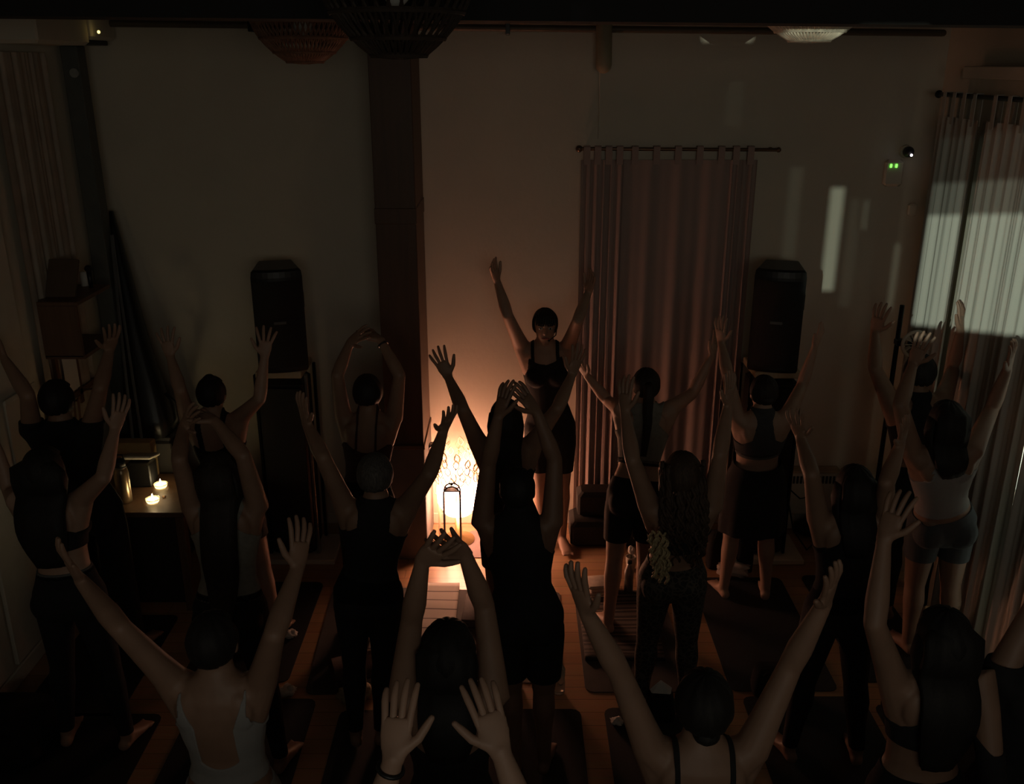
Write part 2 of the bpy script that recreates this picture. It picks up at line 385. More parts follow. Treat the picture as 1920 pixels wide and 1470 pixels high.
# ------------------------------------------------------------------ pendants
def pendant(name, label, c, r, h, m, nrib=64, bulb=None, open_top=.35, frac=1.0):
    """woven bell: diagonal strands in two directions and horizontal hoops; c = bottom centre."""
    t = thing(name, label, 'pendant lamp', c, 'pendant lamps')
    def prof(k):
        a = k * math.pi * .5 * 1.45
        rr = r * math.sin(min(a + .25, math.pi - .2)) ** .75; return rr, h * k
    sh = MB(); K = 14
    for sgn in (1, -1):
        for i in range(nrib // 2):
            pts = []
            for k in range(K + 1):
                rr, z = prof(k / K); an = 2 * math.pi * (i / (nrib // 2)) + sgn * .5 * k / K
                pts.append((c[0] + rr * math.cos(an), c[1] + rr * math.sin(an), c[2] + z))
            sh.tube(pts, .0045, 4, False)
    s0 = sh.build('woven_shade', m, t)
    for k in (0, .12, .3, .5, .75, 1):
        rr, z = prof(k); ring = MB()
        ring.tube([(c[0] + rr * math.cos(2 * math.pi * i / 40), c[1] + rr * math.sin(2 * math.pi * i / 40), c[2] + z) for i in range(41)], .009, 6, False)
        ring.build('hoop', m, s0)
    rr0 = prof(0)[0]; fl = MB()
    for i in range(24):
        a = 2 * math.pi * i / 24
        fl.tube([(c[0] + rr0 * math.cos(a), c[1] + rr0 * math.sin(a), c[2]), (c[0] + .2 * rr0 * math.cos(a + .4), c[1] + .2 * rr0 * math.sin(a + .4), c[2] - .006)], .006, 4, False)
    fl.build('woven_bottom', m, s0)
    MB().lathe([(.012, 0), (.042, .03), (.05, .07), (.04, .11), (.02, .14), (.0, .145)], (c[0], c[1], c[2] + h * .33), 14).build('bulb', mat('unlit_bulb', (.85, .88, .86), .25), t, True)
    MB().tube([(c[0], c[1], c[2] + h * .33 + .13), (c[0], c[1], ZC)], .005, 6).build('cord', M_blackcloth, t)
    MB().lathe([(.0, 0), (.05, 0), (.045, .03), (.0, .03)], (c[0], c[1], ZC - .03), 16).build('ceiling_rose', M_black, t)
    return t
c1 = atY(748, 104, 3.0); c2 = atY(572, 116, 4.85); c3 = atY(1517, 76, 4.75)
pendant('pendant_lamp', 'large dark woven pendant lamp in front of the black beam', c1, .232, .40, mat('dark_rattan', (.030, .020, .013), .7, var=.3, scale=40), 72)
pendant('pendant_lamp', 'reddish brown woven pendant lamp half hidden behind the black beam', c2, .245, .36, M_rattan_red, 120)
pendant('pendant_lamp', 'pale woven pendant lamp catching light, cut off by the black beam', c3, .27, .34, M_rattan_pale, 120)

# ------------------------------------------------------------------ curtains
def curtain_sheet(x0, x1, ztop, zbot, along, fixed, amp, folds, seed, nseg=None, gather=1.0, zpleat=16, flare=None):
    """wavy cloth; along 'X' (hangs before the back wall at y=fixed) or 'Y' (before the right wall at x=fixed)."""
    r = random.Random(seed); L = abs(x1 - x0); n = nseg or int(L * 110) + 12
    ph = [r.uniform(0, 6.28) for _ in range(4)]
    mb = MB(); V = []; F = []
    for j in range(zpleat + 1):
        tz = j / zpleat; z = ztop + (zbot - ztop) * tz
        for i in range(n + 1):
            s = i / n; w = math.sin(2 * math.pi * folds * s + ph[0] + .5 * math.sin(3 * s + tz * 1.2)) + .45 * math.sin(2 * math.pi * folds * 2.3 * s + ph[1]) + .25 * math.sin(2 * math.pi * folds * .37 * s + ph[2] + tz)
            w *= amp * (.55 + .45 * tz)
            lat = (x0 + (x1 - x0) * s)
            if flare: lat += flare * (s - .5) * tz
            V.append((lat, fixed - w, z) if along == 'X' else (fixed - abs(w) * .6 - w * .4, lat, z))
    for j in range(zpleat):
        for i in range(n):
            a = j * (n + 1) + i; F.append((a, a + 1, a + n + 2, a + n + 1))
    return mb.add(V, F)
M_cur = cloth_mat('mauve_curtain', (.44, .34, .31), .12)
M_curR = cloth_mat('white_curtain', (.58, .555, .50), .0)

# back-wall doorway curtain: rod, gathered left panel, flat middle, gathered right
ra, rb = atY(1086, 279, 6.522), atY(1460, 281, 6.522)
rod = thing('curtain_rod', 'slim rod above the mauve curtain on the back wall', 'curtain rod', ((ra.x + rb.x) / 2, 6.522, ra.z))
MB().capsule([ra, rb], .012, 10).build('rod', mat('rod_bronze', (.16, .10, .06), .35, metal=.7), rod, True)
MB().ball(ra, .024, n=10, m=7).build('finial', MATS['rod_bronze'], rod, True)
MB().ball(rb, .018, n=10, m=7).build('finial', MATS['rod_bronze'], rod, True)
for u in (1100, 1446):
    p = atY(u, 280, 6.522); MB().box((p.x - .01, 6.532, p.z - .012), (p.x + .01, 6.56, p.z + .012), .003).build('bracket', MATS['rod_bronze'], rod)
def curtain(label, u0, u1, folds, amp, seed, tabs, vb, flare=0):
    A = atY(u0, 300, 6.522); B = atY(u1, 300, 6.522); zb = atY(u0, vb, 6.522).z
    t = thing('curtain', label, 'curtain', ((A.x + B.x) / 2, 6.522, 0), 'mauve curtains over the back doorway')
    curtain_sheet(A.x, B.x, A.z, zb, 'X', 6.522, amp, folds, seed, flare=flare).build('cloth', M_cur, t, True)
    for k in range(tabs):
        x = A.x + (B.x - A.x) * (k + .5) / tabs; w = .022
        MB().box((x - w, 6.506, A.z - .03), (x + w, 6.511, ra.z + .016)).box((x - w, 6.534, A.z - .03), (x + w, 6.539, ra.z + .016)).box((x - w, 6.506, ra.z + .014), (x + w, 6.539, ra.z + .019)).build('tab_loop', M_cur, t)
curtain('gathered mauve curtain with deep folds at the left of the doorway', 1090, 1172, 5.5, .018, 3, 4, 955)
curtain('flat mauve curtain panel filling the middle of the doorway', 1170, 1372, 3.2, .010, 9, 5, 950)
curtain('gathered mauve curtain with deep folds beside the right loudspeaker', 1366, 1420, 4.5, .017, 5, 2, 950)

# right-hand wall curtains with tab tops
XC = 2.75
ya = 6.18; rz = atX(1752, 176, XC).z
rodR = thing('curtain_rod', 'long rod carrying the pale tab-top curtains on the right wall', 'curtain rod', (XC, 4.6, rz))
MB().capsule([(XC, 6.30, rz), (XC, 2.9, rz)], .014, 10).build('rod', M_blackmetal, rodR, True)
MB().ball((XC, 6.31, rz), .025, n=10, m=7).build('finial', M_blackmetal, rodR, True)
for y in (6.1, 4.6, 3.1): MB().box((XC, y - .012, rz - .012), (XR, y + .012, rz + .012), .003).build('bracket', M_blackmetal, rodR)
MB().box((XC + .02, 2.9, rz + .10), (XR, 6.06, rz + .17), .004).build('pelmet_board', M_white, rodR)
def curtainR(label, y0, y1, folds, amp, seed, tabs):
    t = thing('curtain', label, 'curtain', (XC, (y0 + y1) / 2, 0), 'pale tab-top curtains on the right wall')
    curtain_sheet(y0, y1, rz - .13, .03, 'Y', XC, amp, folds, seed, zpleat=18).build('cloth', M_curR, t, True)
    for k in range(tabs):
        y = y0 + (y1 - y0) * (k + .5) / tabs; w = .02
        MB().box((XC - .022, y - w, rz - .17), (XC - .018, y + w, rz + .017)).box((XC + .018, y - w, rz - .17), (XC + .022, y + w, rz + .017)).box((XC - .022, y - w, rz + .015), (XC + .022, y + w, rz + .019)).build('tab_loop', M_curR, t)
curtainR('pale tab-top curtain nearest the back right corner', 6.24, 5.70, 6, .04, 21, 4)
curtainR('wide pale tab-top curtain, middle one on the right wall', 5.60, 4.63, 8, .04, 22, 6)
curtainR('pale tab-top curtain on the near side of the bright slit', 4.58, 3.1, 11, .045, 23, 9)

# left-wall panelling strips and cloth hanging
for i, (y0, y1) in enumerate(((3.0, 3.75), (3.8, 4.5), (4.55, 5.2))):
    mbp = MB().box((XL, y0, .12), (XL + .025, y1, 3.3), .006)
    o = struct(mbp.build('trim_%d' % (i + 2), M_white))
t = thing('curtain', 'tall pale drape hanging on the left wall under the ceiling box', 'curtain', (XL + .07, 5.7, 0))
curtain_sheet(5.35, 6.0, 3.45, .3, 'Y', XL + .04, -.03, 4, 31).build('cloth', mat('drape_beige', (.40, .34, .28), .9), t, True)

# ------------------------------------------------------------------ loudspeaker stacks
def speaker_stack(u, side):
    p = atY(u, 590, 6.12); x = p.x; z1 = atY(u, 496, 6.12).z; z0 = atY(u, 683, 6.12).z
    w = .163
    nm = 'left' if side < 0 else 'right'
    t = thing('loudspeaker', ('tall black loudspeaker on the stack left of the wooden post' if side < 0 else 'tall black loudspeaker on the stack right of the mauve curtain'), 'loudspeaker', (x, 6.12, z0), 'loudspeakers')
    b = MB(); n = 9
    out = []
    for k in range(n + 1):
        s = k / n; xx = -w + 2 * w * s; out.append((xx, -.17 - .035 * (1 - (2 * s - 1) ** 2)))
    out += [(w * .72, .17), (-w * .72, .17)]
    m_ = len(out); v = []; f = []
    for z, sc_ in ((z0, .95), (z0 + .02, 1), (z1 - .05, 1), (z1 - .012, .97), (z1, .88)):
        v += [(x + ox * sc_, 6.12 + oy * sc_, z) for ox, oy in out]
    for r in range(4):
        for j in range(m_): f.append((r * m_ + j, r * m_ + (j + 1) % m_, (r + 1) * m_ + (j + 1) % m_, (r + 1) * m_ + j))
    f.append(tuple(range(m_ - 1, -1, -1))); f.append(tuple(4 * m_ + j for j in range(m_)))
    b.add(v, f).build('cabinet', M_black, t)
    g = MB(); v = []; f = []
    for z in (z0 + .04, z1 - .07):
        v += [(x + ox * .93, 6.12 + oy - .008, z) for ox, oy in out[:n + 1]]
    for j in range(n): f.append((j, j + 1, n + 2 + j, n + 1 + j))
    g.add(v, f).build('grille', M_grille, t)
    MB().box((x - .04, 5.905, (z0 + z1) / 2 - .01), (x + .04, 5.912, (z0 + z1) / 2 + .01), .002).build('badge', mat('badge_grey', (.10, .10, .10), .4), t)
    MB().box((x + w - .03, 6.08, z1 - .3), (x + w + .006, 6.16, z1 - .18), .01).build('side_handle', M_blackmetal, t)
    t.rotation_euler = (0, 0, -math.atan2(x, 6.12))
    # the pale framed stand with a black subwoofer inside
    s = thing('speaker_stand', 'pale wooden frame carrying the %s loudspeaker and a black subwoofer' % nm, 'speaker stand', (x, 6.12, 0), 'speaker stands')
    MB().box((x - .155, 5.955, z0 - .05), (x + .155, 6.3, z0 - .001), .006).build('top_board', M_pale, s)
    for k in (-1, 1):
        MB().box((x + k * .172 - .010, 5.99, .04), (x + k * .172 + .010, 6.02, z0 - .035), .004).build('front_post', M_steel if (k > 0 and side < 0) else M_blackmetal, s)  # left stack's lantern-side post is paler: lamplight put into its material
        MB().box((x + k * .172 - .010, 6.26, .04), (x + k * .172 + .010, 6.29, z0 - .035), .004).build('rear_post', M_blackmetal, s)
    MB().box((x - .26, 5.9, .0), (x + .30, 6.3, .04), .006).build('base_board', M_white, s)
    q = thing('subwoofer', 'tall black subwoofer cabinet inside the %s speaker stand' % nm, 'subwoofer', (x, 6.12, .04), 'subwoofers')
    MB().box((x - .155, 5.97, .041), (x + .155, 6.24, z0 - .07), .03).build('cabinet', M_black, q)
    MB().box((x - .145, 5.955, .08), (x + .145, 5.969, z0 - .12), .006).build('grille', M_grille, q)
    MB().box((x - .13, 5.96, z0 - .66), (x + .13, 5.962, z0 - .28), .0).build('front_panel', mat('sub_panel', (.03, .032, .034), .5), q)
    cb = MB(); pts = [(x + .2, 6.2, .6), (x + .25, 6.25, .35), (x + .3, 6.2, .12), (x + .38, 6.1, .012), (x + .5, 6.25, .012), (x + .42, 6.4, .012)]
    cb.tube(pts, .006, 6); tag(cb.build('cable', M_blackcloth, None, loc=(x + .3, 6.2, 0)), 'loose black cable hanging beside the %s speaker stand' % nm, 'cable')
speaker_stack(524, -1); speaker_stack(1457, 1)

# ------------------------------------------------------------------ lantern, arch, jar by the post
lt = thing('floor_lantern', 'blazing floor lantern with petal crown against the back wall', 'lantern', (LAMP.x, LAMP.y, 0))
MB().lathe([(.0, 0), (.12, 0), (.12, .02), (.03, .05), (.02, .24), (.0, .24)], (LAMP.x, LAMP.y, 0), 20).build('foot', mat('brass', (.55, .38, .16), .3, metal=.8), lt, True)
g = MB().lathe([(.02, .27), (.10, .30), (.15, .39), (.155, .48), (.14, .57), (.09, .64), (.03, .67)], (LAMP.x, LAMP.y, -.06), 24).build('glowing_globe', mat('lamp_glow', (1, .9, .7), .5, emit=(1, .45, .275), estr=29), lt, True)
M_petal = mat('petal_glass', (.95, .85, .7), .35, trans=.35, var=.03)
pm = MB()
tear = [(.0, 0), (.016, .018), (.021, .034), (.015, .052), (.0, .072), (-.015, .052), (-.021, .034), (-.016, .018), (.0, 0)]
pm.tube([(x, 0, z) for x, z in tear], .0048, 6, False); pme = pm.mesh('petal'); pme.materials.append(M_petal)
for row, (zz, rr, n) in enumerate(((.58, .175, 18), (.63, .185, 18), (.675, .19, 17), (.72, .185, 14), (.76, .165, 9))):
    for i in range(n):
        if rnd.random() < .12 + row * .06: continue
        an = 2 * math.pi * (i + .5 * (row % 2)) / n + rnd.uniform(-.06, .06)
        o = bpy.data.objects.new('petal', pme); C.objects.link(o); o.parent = lt
        o.location = (rr * math.cos(an), rr * math.sin(an), zz - .06 + rnd.uniform(-.01, .012)); o.rotation_euler = (rnd.uniform(-.2, .2), rnd.uniform(-.2, .2), an + math.pi / 2)
for i in range(8):
    an = 2 * math.pi * i / 8
    MB().tube([(LAMP.x + .03 * math.cos(an), LAMP.y + .03 * math.sin(an), .21), (LAMP.x + .175 * math.cos(an), LAMP.y + .175 * math.sin(an), .40), (LAMP.x + .185 * math.cos(an), LAMP.y + .185 * math.sin(an), .68)], .003, 5).build('stem', MATS['brass'], lt)
cb = MB(); cb.tube([(LAMP.x - .1, 6.27, .012), (LAMP.x - .15, 6.2, .007), (LAMP.x - .19, 6.26, .007)], .005, 6)
tag(cb.build('cable', M_blackcloth, None, loc=(LAMP.x - .2, 6.25, 0)), 'thin cable on the floor running left from the glowing lantern', 'cable')
ax = atZ(849, 1003, 0); al = atY(834, 1000, 6.03).x; ar = atY(864, 1000, 6.03).x
ahz = atY(849, 908, 6.03).z
ast = thing('wire_stand', 'small black arched wire stand in front of the glowing lantern', 'stand', (ax.x, 6.03, 0))
for y in (6.00, 6.06):
    pts = [(al, y, 0.004)] + [((al + ar) / 2 - (ar - al) / 2 * math.cos(R_(a)), y, ahz - .065 + .06 * math.sin(R_(a))) for a in range(0, 181, 20)] + [(ar, y, 0.004)]
    MB().tube(pts, .0055, 8).build('arch', M_blackmetal, ast, True)
MB().box((al + .01, 5.995, ahz - .045), (ar - .01, 6.065, ahz - .038), .002).build('shelf', M_blackmetal, ast)
MB().ball(((al + ar) / 2, 6.03, ahz), .011, n=10, m=7).build('knob', M_blackmetal, ast, True)
# glass jar on a narrow stand next to the post
jx = atY(812, 860, 6.33).x; jz = atY(799, 868, 6.33).z
st = thing('side_stand', 'narrow pale stand between the wooden post and the lantern', 'stand', (jx, 6.33, 0))
MB().box((jx - .045, 6.29, jz - .02), (jx + .045, 6.38, jz), .004).build('top', M_pale, st)
for k in (-1, 1):
    for y in (6.30, 6.37): MB().box((jx + k * .036 - .007, y - .007, 0), (jx + k * .036 + .007, y + .007, jz - .02), .002).build('leg', M_pale, st)
jar = thing('glass_jar', 'clear glass jar on the narrow stand beside the post', 'jar', (jx, 6.33, jz))
MB().lathe([(.0, .001), (.034, .001), (.036, .08), (.03, .13), (.022, .16), (.018, .16), (.026, .125), (.031, .08), (.03, .008), (.0, .008)], (jx, 6.33, jz), 18).build('vessel', M_glass, jar, True)
MB().lathe([(.0, .01), (.024, .01), (.024, .05), (.0, .05)], (jx, 6.33, jz), 14).build('candle_stub', M_paper, jar)

# ------------------------------------------------------------------ left corner: table, candles, shelf, gig bag
tz = .72
tp = [atZ(232, 962, tz), atZ(345, 962, tz)]
tx0, tx1, ty0 = -2.75, tp[1].x, tp[0].y; ty1 = min(ty0 + .62, 5.90)
tb = thing('low_table', 'dark wooden table in the left corner holding two lit candles', 'table', ((tx0 + tx1) / 2, (ty0 + ty1) / 2, 0))
MB().box((tx0, ty0, tz - .035), (tx1, ty1, tz), .006).build('tabletop', M_oak, tb)
for x in (tx0 + .04, tx1 - .04):
    for y in (ty0 + .04, ty1 - .04): MB().box((x - .028, y - .028, 0), (x + .028, y + .028, tz - .035), .004).build('leg', M_oak, tb)
MB().box((tx0 + .07, ty0 + .02, .06), (tx1 - .07, ty0 + .04, tz - .035), .002).build('front_panel', mat('dark_panel', (.03, .022, .018), .7), tb)
M_fl = mat('flame', (1, .8, .4), .5, emit=(1, .82, .48), estr=60)
def candle(label, u, v):
    p = atZ(u, v + 4, tz); c = thing('tealight', label, 'candle', (p.x, p.y, tz), 'lit tealights on the corner table')
    MB().lathe([(.0, 0), (.036, 0), (.046, .03), (.042, .03), (.032, .006), (.0, .006)], p, 18).build('glass_cup', mat('cup_glass', (.9, .82, .6), .15, trans=.6), c, True)
    MB().lathe([(.0, .007), (.034, .007), (.038, .022), (.0, .024)], p, 16).build('wax', mat('wax', (.9, .8, .6), .5, emit=(1, .80, .45), estr=5.0), c, True)
    MB().lathe([(.002, .024), (.008, .032), (.005, .048), (.0008, .062)], p, 10).build('flame', M_fl, c, True)
    lamp('candle_light', 'POINT', p + Vector((0, 0, .07)), .16, (1, .68, .32), shadow_soft_size=.012)
candle('lit tealight nearer the table edge', 287, 938); candle('lit tealight further back on the table', 302, 910)
p = atZ(308, 932, tz); tag(MB().lathe([(.0, 0), (.012, 0), (.013, .008), (.0, .01)], p, 12).build('coin_lid', mat('copper_lid', (.5, .32, .22), .4), None, True, loc=p), 'small copper lid lying beside the lit tealights', 'lid')
p = atZ(235, 940, tz)
fb = thing('flask', 'tall steel insulated flask with dark cap on the corner table', 'flask', (p.x, p.y, tz))
MB().lathe([(.0, 0), (.044, 0), (.046, .02), (.046, .20), (.038, .235), (.032, .24), (.0, .24)], p, 20).build('body', mat('champagne_metal', (.45, .34, .22), .28, metal=.8), fb, True)
MB().lathe([(.0, .24), (.034, .24), (.034, .29), (.0, .295)], p, 18).build('cap', M_black, fb, True)
MB().lathe([(.035, .235), (.037, .236), (.037, .246), (.035, .247)], p, 18).build('neck_ring', M_steel, fb)
MB().tube([p + Vector((-.03, 0, .29)), p + Vector((-.025, 0, .325)), p + Vector((.025, 0, .325)), p + Vector((.03, 0, .29))], .006, 6).build('carry_loop', M_black, fb)
p = atZ(262, 912, tz)
bx = thing('card_machine', 'black device with a pale tilted tray on top, behind the flask', 'device', (p.x, p.y + .06, tz))
MB().box((p.x - .07, p.y - .02, tz), (p.x + .09, p.y + .11, tz + .17), .012).build('body', M_black, bx)
T = Matrix.Translation((p.x + .01, p.y + .05, tz + .20)) @ Matrix.Rotation(R_(-14), 4, 'X')
MB().box((-.095, -.09, -.012), (.10, .09, .012), .008, T).build('tray', M_white, bx)
p = atZ(262, 880, tz); yb = ty1 - .05
q0, q1 = atY(235, 825, yb), atY(297, 900, yb)
tag(MB().box((q0.x - .08, yb - .06, tz), (q1.x, yb + .04, q0.z), .006).build('cardboard_box', mat('kraft_card', (.45, .31, .14), .85), None, loc=((q0.x + q1.x) / 2, yb, tz)), 'tan cardboard box at the back of the corner table', 'box')
# tall black gig bag leaning in the corner
bz = q0.z + .0
tip = atY(208, 396, 6.40); B0 = atY(252, 812, 6.02); B1 = atY(322, 812, 6.02)
gb = thing('gig_bag', 'tall tapering black gig bag leaning into the left corner', 'bag', ((B0.x + B1.x) / 2, 6.0, B0.z))
v = []; f = []; n = 12
for k in range(13):
    s = k / 12; cl = B0.lerp(tip, s); cr = B1.lerp(tip, s); c = (cl + cr) / 2; w = (cr.x - cl.x) / 2 * (1 + .18 * math.sin(s * 9) * (1 - s)) + .012; d = .10 * (1 - s) ** .7 + .016
    for j in range(n):
        a_ = 2 * math.pi * j / n; ca, sa = math.cos(a_), math.sin(a_)
        v.append((c.x + w * math.copysign(abs(ca) ** .6, ca), c.y + d * math.copysign(abs(sa) ** .6, sa), c.z))
for k in range(12):
    for j in range(n): f.append((k * n + j, k * n + (j + 1) % n, (k + 1) * n + (j + 1) % n, (k + 1) * n + j))
f.append(tuple(range(n - 1, -1, -1))); f.append(tuple(12 * n + j for j in range(n)))
MB().add(v, f).build('bag_body', mat('bag_nylon', (.012, .012, .013), .35, var=.3), gb, True)
for k, (fa, fb_) in enumerate(((.18, .92), (.42, .9))):
    pts = [B0.lerp(B1, fa).lerp(tip, s) + Vector((0, -.125 * (1 - s) ** .7 - .022, 0)) for s in [i / 10 for i in range(0, 10)]]
    MB().tube(pts, None, 6, True, [(.010, .004)] * len(pts), (1, 0, 0)).build('piping_strip', mat('grey_piping', (.12, .12, .12), .4), gb)
MB().tube([B1 + Vector((.0, -.02, .30)), B1 + Vector((.06, -.03, .24)), B1 + Vector((.065, -.03, .12)), B1 + Vector((.02, -.02, .05))], .014, 8).build('carry_handle', M_black, gb, True)
MB().box((B0.x - .02, 5.93, B0.z - .03), (B1.x + .02, 6.12, B0.z + .01), .01).build('foot_pad', M_black, gb)
bsup = MB().box((B0.x - .05, 5.93, 0), (B1.x + .02, 6.18, B0.z - .032), .012)
tag(bsup.build('storage_chest', mat('chest_dark', (.03, .025, .02), .7), None, loc=((B0.x + B1.x) / 2, 6.05, 0)), 'dark chest under the leaning black gig bag', 'chest')
# two-tier wooden wall shelf with leaning tablet
sX = XL + .045; dz = lambda v_: atX(128, v_, -2.70).z
sy = atX(135, 575, -2.68)
z_hi, z_lo = sy.z + .05, sy.z - .28
y0, y1 = sy.y - .14, sy.y + .34
sh = thing('wall_shelf', 'two-tier brown wooden shelf fixed to the left wall', 'shelf', (XL + .1, (y0 + y1) / 2, z_lo))
for z in (z_hi, z_lo): MB().box((XL + .026, y0, z - .012), (XL + .28, y1, z + .012), .003).build('shelf_board', M_oak, sh)
for y in (y0 + .012, ): MB().box((XL + .026, y - .012, z_lo), (XL + .27, y + .012, z_hi - .012), .003).build('side_board', M_oak, sh)
MB().box((XL + .026, y1 - .14, z_lo + .012), (XL + .05, y1, z_hi - .012), .003).build('back_board', M_oak, sh)
for y in (y0 + .1, y1 - .12):
    MB().box((XL + .026, y - .02, z_lo - .42), (XL + .05, y + .02, z_lo - .012), .003).build('rail_post', M_oak, sh)
MB().box((XL + .026, y0 + .05, z_lo - .36), (XL + .05, y1 + .1, z_lo - .32), .003).build('peg_rail', M_oak, sh)
for y in (y0 + .15, y0 + .38): MB().tube([(XL + .05, y, z_lo - .34), (XL + .12, y, z_lo - .33), (XL + .13, y, z_lo - .30)], .008, 6).build('peg', M_oak, sh)
T = Matrix.Translation((XL + .13, y0 + .12, z_hi + .013)) @ Matrix.Rotation(R_(-30), 4, 'X')
tag(MB().box((-.09, -.01, 0), (.09, .012, .24), .004, T).build('tablet', mat('tablet_tan', (.12, .08, .05), .6), None, loc=(XL + .13, y0 + .12, z_hi + .012)), 'brown tablet case leaning on the upper wall shelf', 'tablet')
p = Vector((XL + .20, y1 - .09, z_hi + .012))
mic = thing('microphone', 'handheld black microphone standing on the upper wall shelf', 'microphone', p)
MB().tube([p, p + Vector((0, 0, .10))], [.013, .016], 10).build('handle', M_black, mic, True); MB().ball(p + Vector((0, 0, .12)), .024, n=12, m=8).build('head_mesh', M_grille, mic, True)
p = Vector((XL + .14, y1 - .04, z_hi + .012)); tag(MB().lathe([(0, 0), (.022, 0), (.022, .09), (0, .09)], p, 14).build('pillar_candle', M_paper, None, True, loc=p), 'small pale pillar candle behind the microphone on the shelf', 'candle')
pp = MB().box((XL + .052, y0 + .16, z_lo - .30), (XL + .054, y0 + .34, z_lo - .03)); tag(pp.build('paper_sheet', M_paper, None, loc=(XL + .053, y0 + .25, z_lo - .3)), 'white paper sheet pinned under the wall shelf', 'paper')
tt = thing('hanging_strap', 'brown yoga strap hanging from the peg rail below the shelf', 'strap', (XL + .13, y0 + .15, z_lo - .9))
MB().tube([(XL + .10, y0 + .13, z_lo - .32), (XL + .10, y0 + .11, z_lo - .6), (XL + .10, y0 + .14, z_lo - .85), (XL + .10, y0 + .17, z_lo - .6), (XL + .11, y0 + .17, z_lo - .32)], None, 6, True, [(.016, .004)] * 5, (0, 1, 0)).build('webbing', M_oak, tt)
MB().box((XL + .085, y0 + .09, z_lo - .68), (XL + .125, y0 + .18, z_lo - .5), .015).build('pouch', mat('pouch_brown', (.12, .075, .05), .8), tt)
fr = thing('wall_panel', 'pale framed panel low on the left wall beside the shelf', 'panel', (XL + .03, y0 - .35, z_lo - .9))
MB().box((XL + .026, y0 - .52, z_lo - .95), (XL + .04, y0 - .2, z_lo - .1), .004).build('board', M_wall, fr)
MB().box((XL + .04, y0 - .53, z_lo - .12), (XL + .05, y0 - .19, z_lo - .09), .002).build('rim', M_white, fr)

# ------------------------------------------------------------------ right: devices, stand, heater, boxes
p = atY(1709, 289, 6.45); dv = thing('security_camera', 'small black dome camera with a white light near the right corner', 'camera', (p.x, 6.5, p.z))
MB().ball((p.x, 6.50, p.z + .01), .033, .05, .037, 14, 9).build('dome', M_black, dv, True); MB().ball(atY(1709, 291, 6.435), .009, n=8, m=6).build('status_light', mat('white_led', (1, .95, 1), .3, emit=(1, .9, 1), estr=4), dv)
MB().lathe([(0, 0), (.045, 0), (.04, .02), (0, .02)], (0, 0, 0), 16).build('mount', M_wall); mo = bpy.data.objects['mount']; mo.parent = dv; mo.location = (0, .058, .01); mo.rotation_euler = (R_(90), 0, 0)
p = atY(1677, 325, 6.52); gd = thing('thermostat', 'pale wall device showing two green lights', 'thermostat', (p.x, 6.53, p.z))
MB().box((p.x - .065, 6.52, p.z - .09), (p.x + .065, 6.56, p.z + .09), .02).build('case', M_wall, gd)
for u in (1671, 1681): q = atY(u, 311, 6.515); MB().box((q.x - .007, 6.512, q.z - .012), (q.x + .007, 6.519, q.z + .012), .002).build('green_digit', mat('green_led', (.1, .9, .1), .3, emit=(.25, 1, .12), estr=1.6), gd)
p = atY(1715, 395, 6.5); tag(MB().box((p.x - .03, 6.53, p.z - .045), (p.x + .03, 6.56, p.z + .045), .012).build('wall_switch', M_white, None, loc=(p.x, 6.55, p.z)), 'small pale switch on the back wall below the dome camera', 'switch')
p = atY(1530, 900, 6.5); w0, w1 = atY(1480, 886, 6.45), atY(1575, 886, 6.45); zb0_ = .12
ht = thing('panel_heater', 'cream panel heater low on the back wall right of the speaker stack', 'heater', ((w0.x + w1.x) / 2, 6.5, .1))
MB().box((w0.x, 6.45, zb0_), (w1.x, 6.54, w0.z), .012).build('casing', M_white, ht)
MB().box((w0.x - .01, 6.44, w0.z - .005), (w1.x + .01, 6.55, w0.z + .012), .003).build('top_cap', M_pale, ht)
for i in range(12):
    x = w0.x + .04 + i * (w1.x - w0.x - .08) / 11; MB().box((x - .008, 6.445, w0.z - .09), (x + .008, 6.4495, w0.z - .03)).build('vent_slot', mat('slot_dark', (.05, .045, .04), .8), ht)
for z in (.08, ): 
    for x in (w0.x + .05, w1.x - .05): MB().box((x - .02, 6.46, 0), (x + .02, 6.53, zb0_), .003).build('foot', M_white, ht)
cb = MB(); cb.tube([atY(1478, 915, 6.42), atY(1500, 935, 6.42), atY(1515, 932, 6.43)], .005, 6); tag(cb.build('cable', M_blackcloth, None, loc=atY(1500, 935, 6.40)), 'black cable looping in front of the cream heater', 'cable')
p = atZ(1520, 985); p.y -= .14
hb = thing('cable_bag', 'black crumpled bag on the floor in front of the cream heater', 'bag', (p.x, p.y, 0))
MB().ball((p.x + .06, p.y, .08), .16, .12, .085, 14, 8).ball((p.x - .06, p.y, .05), .12, .1, .055, 12, 7).build('pouch', M_blackcloth, hb, True); MB().tube([(p.x - .05, p.y, .12), (p.x, p.y - .02, .22), (p.x + .08, p.y, .15)], .01, 6).build('strap', M_blackcloth, hb)
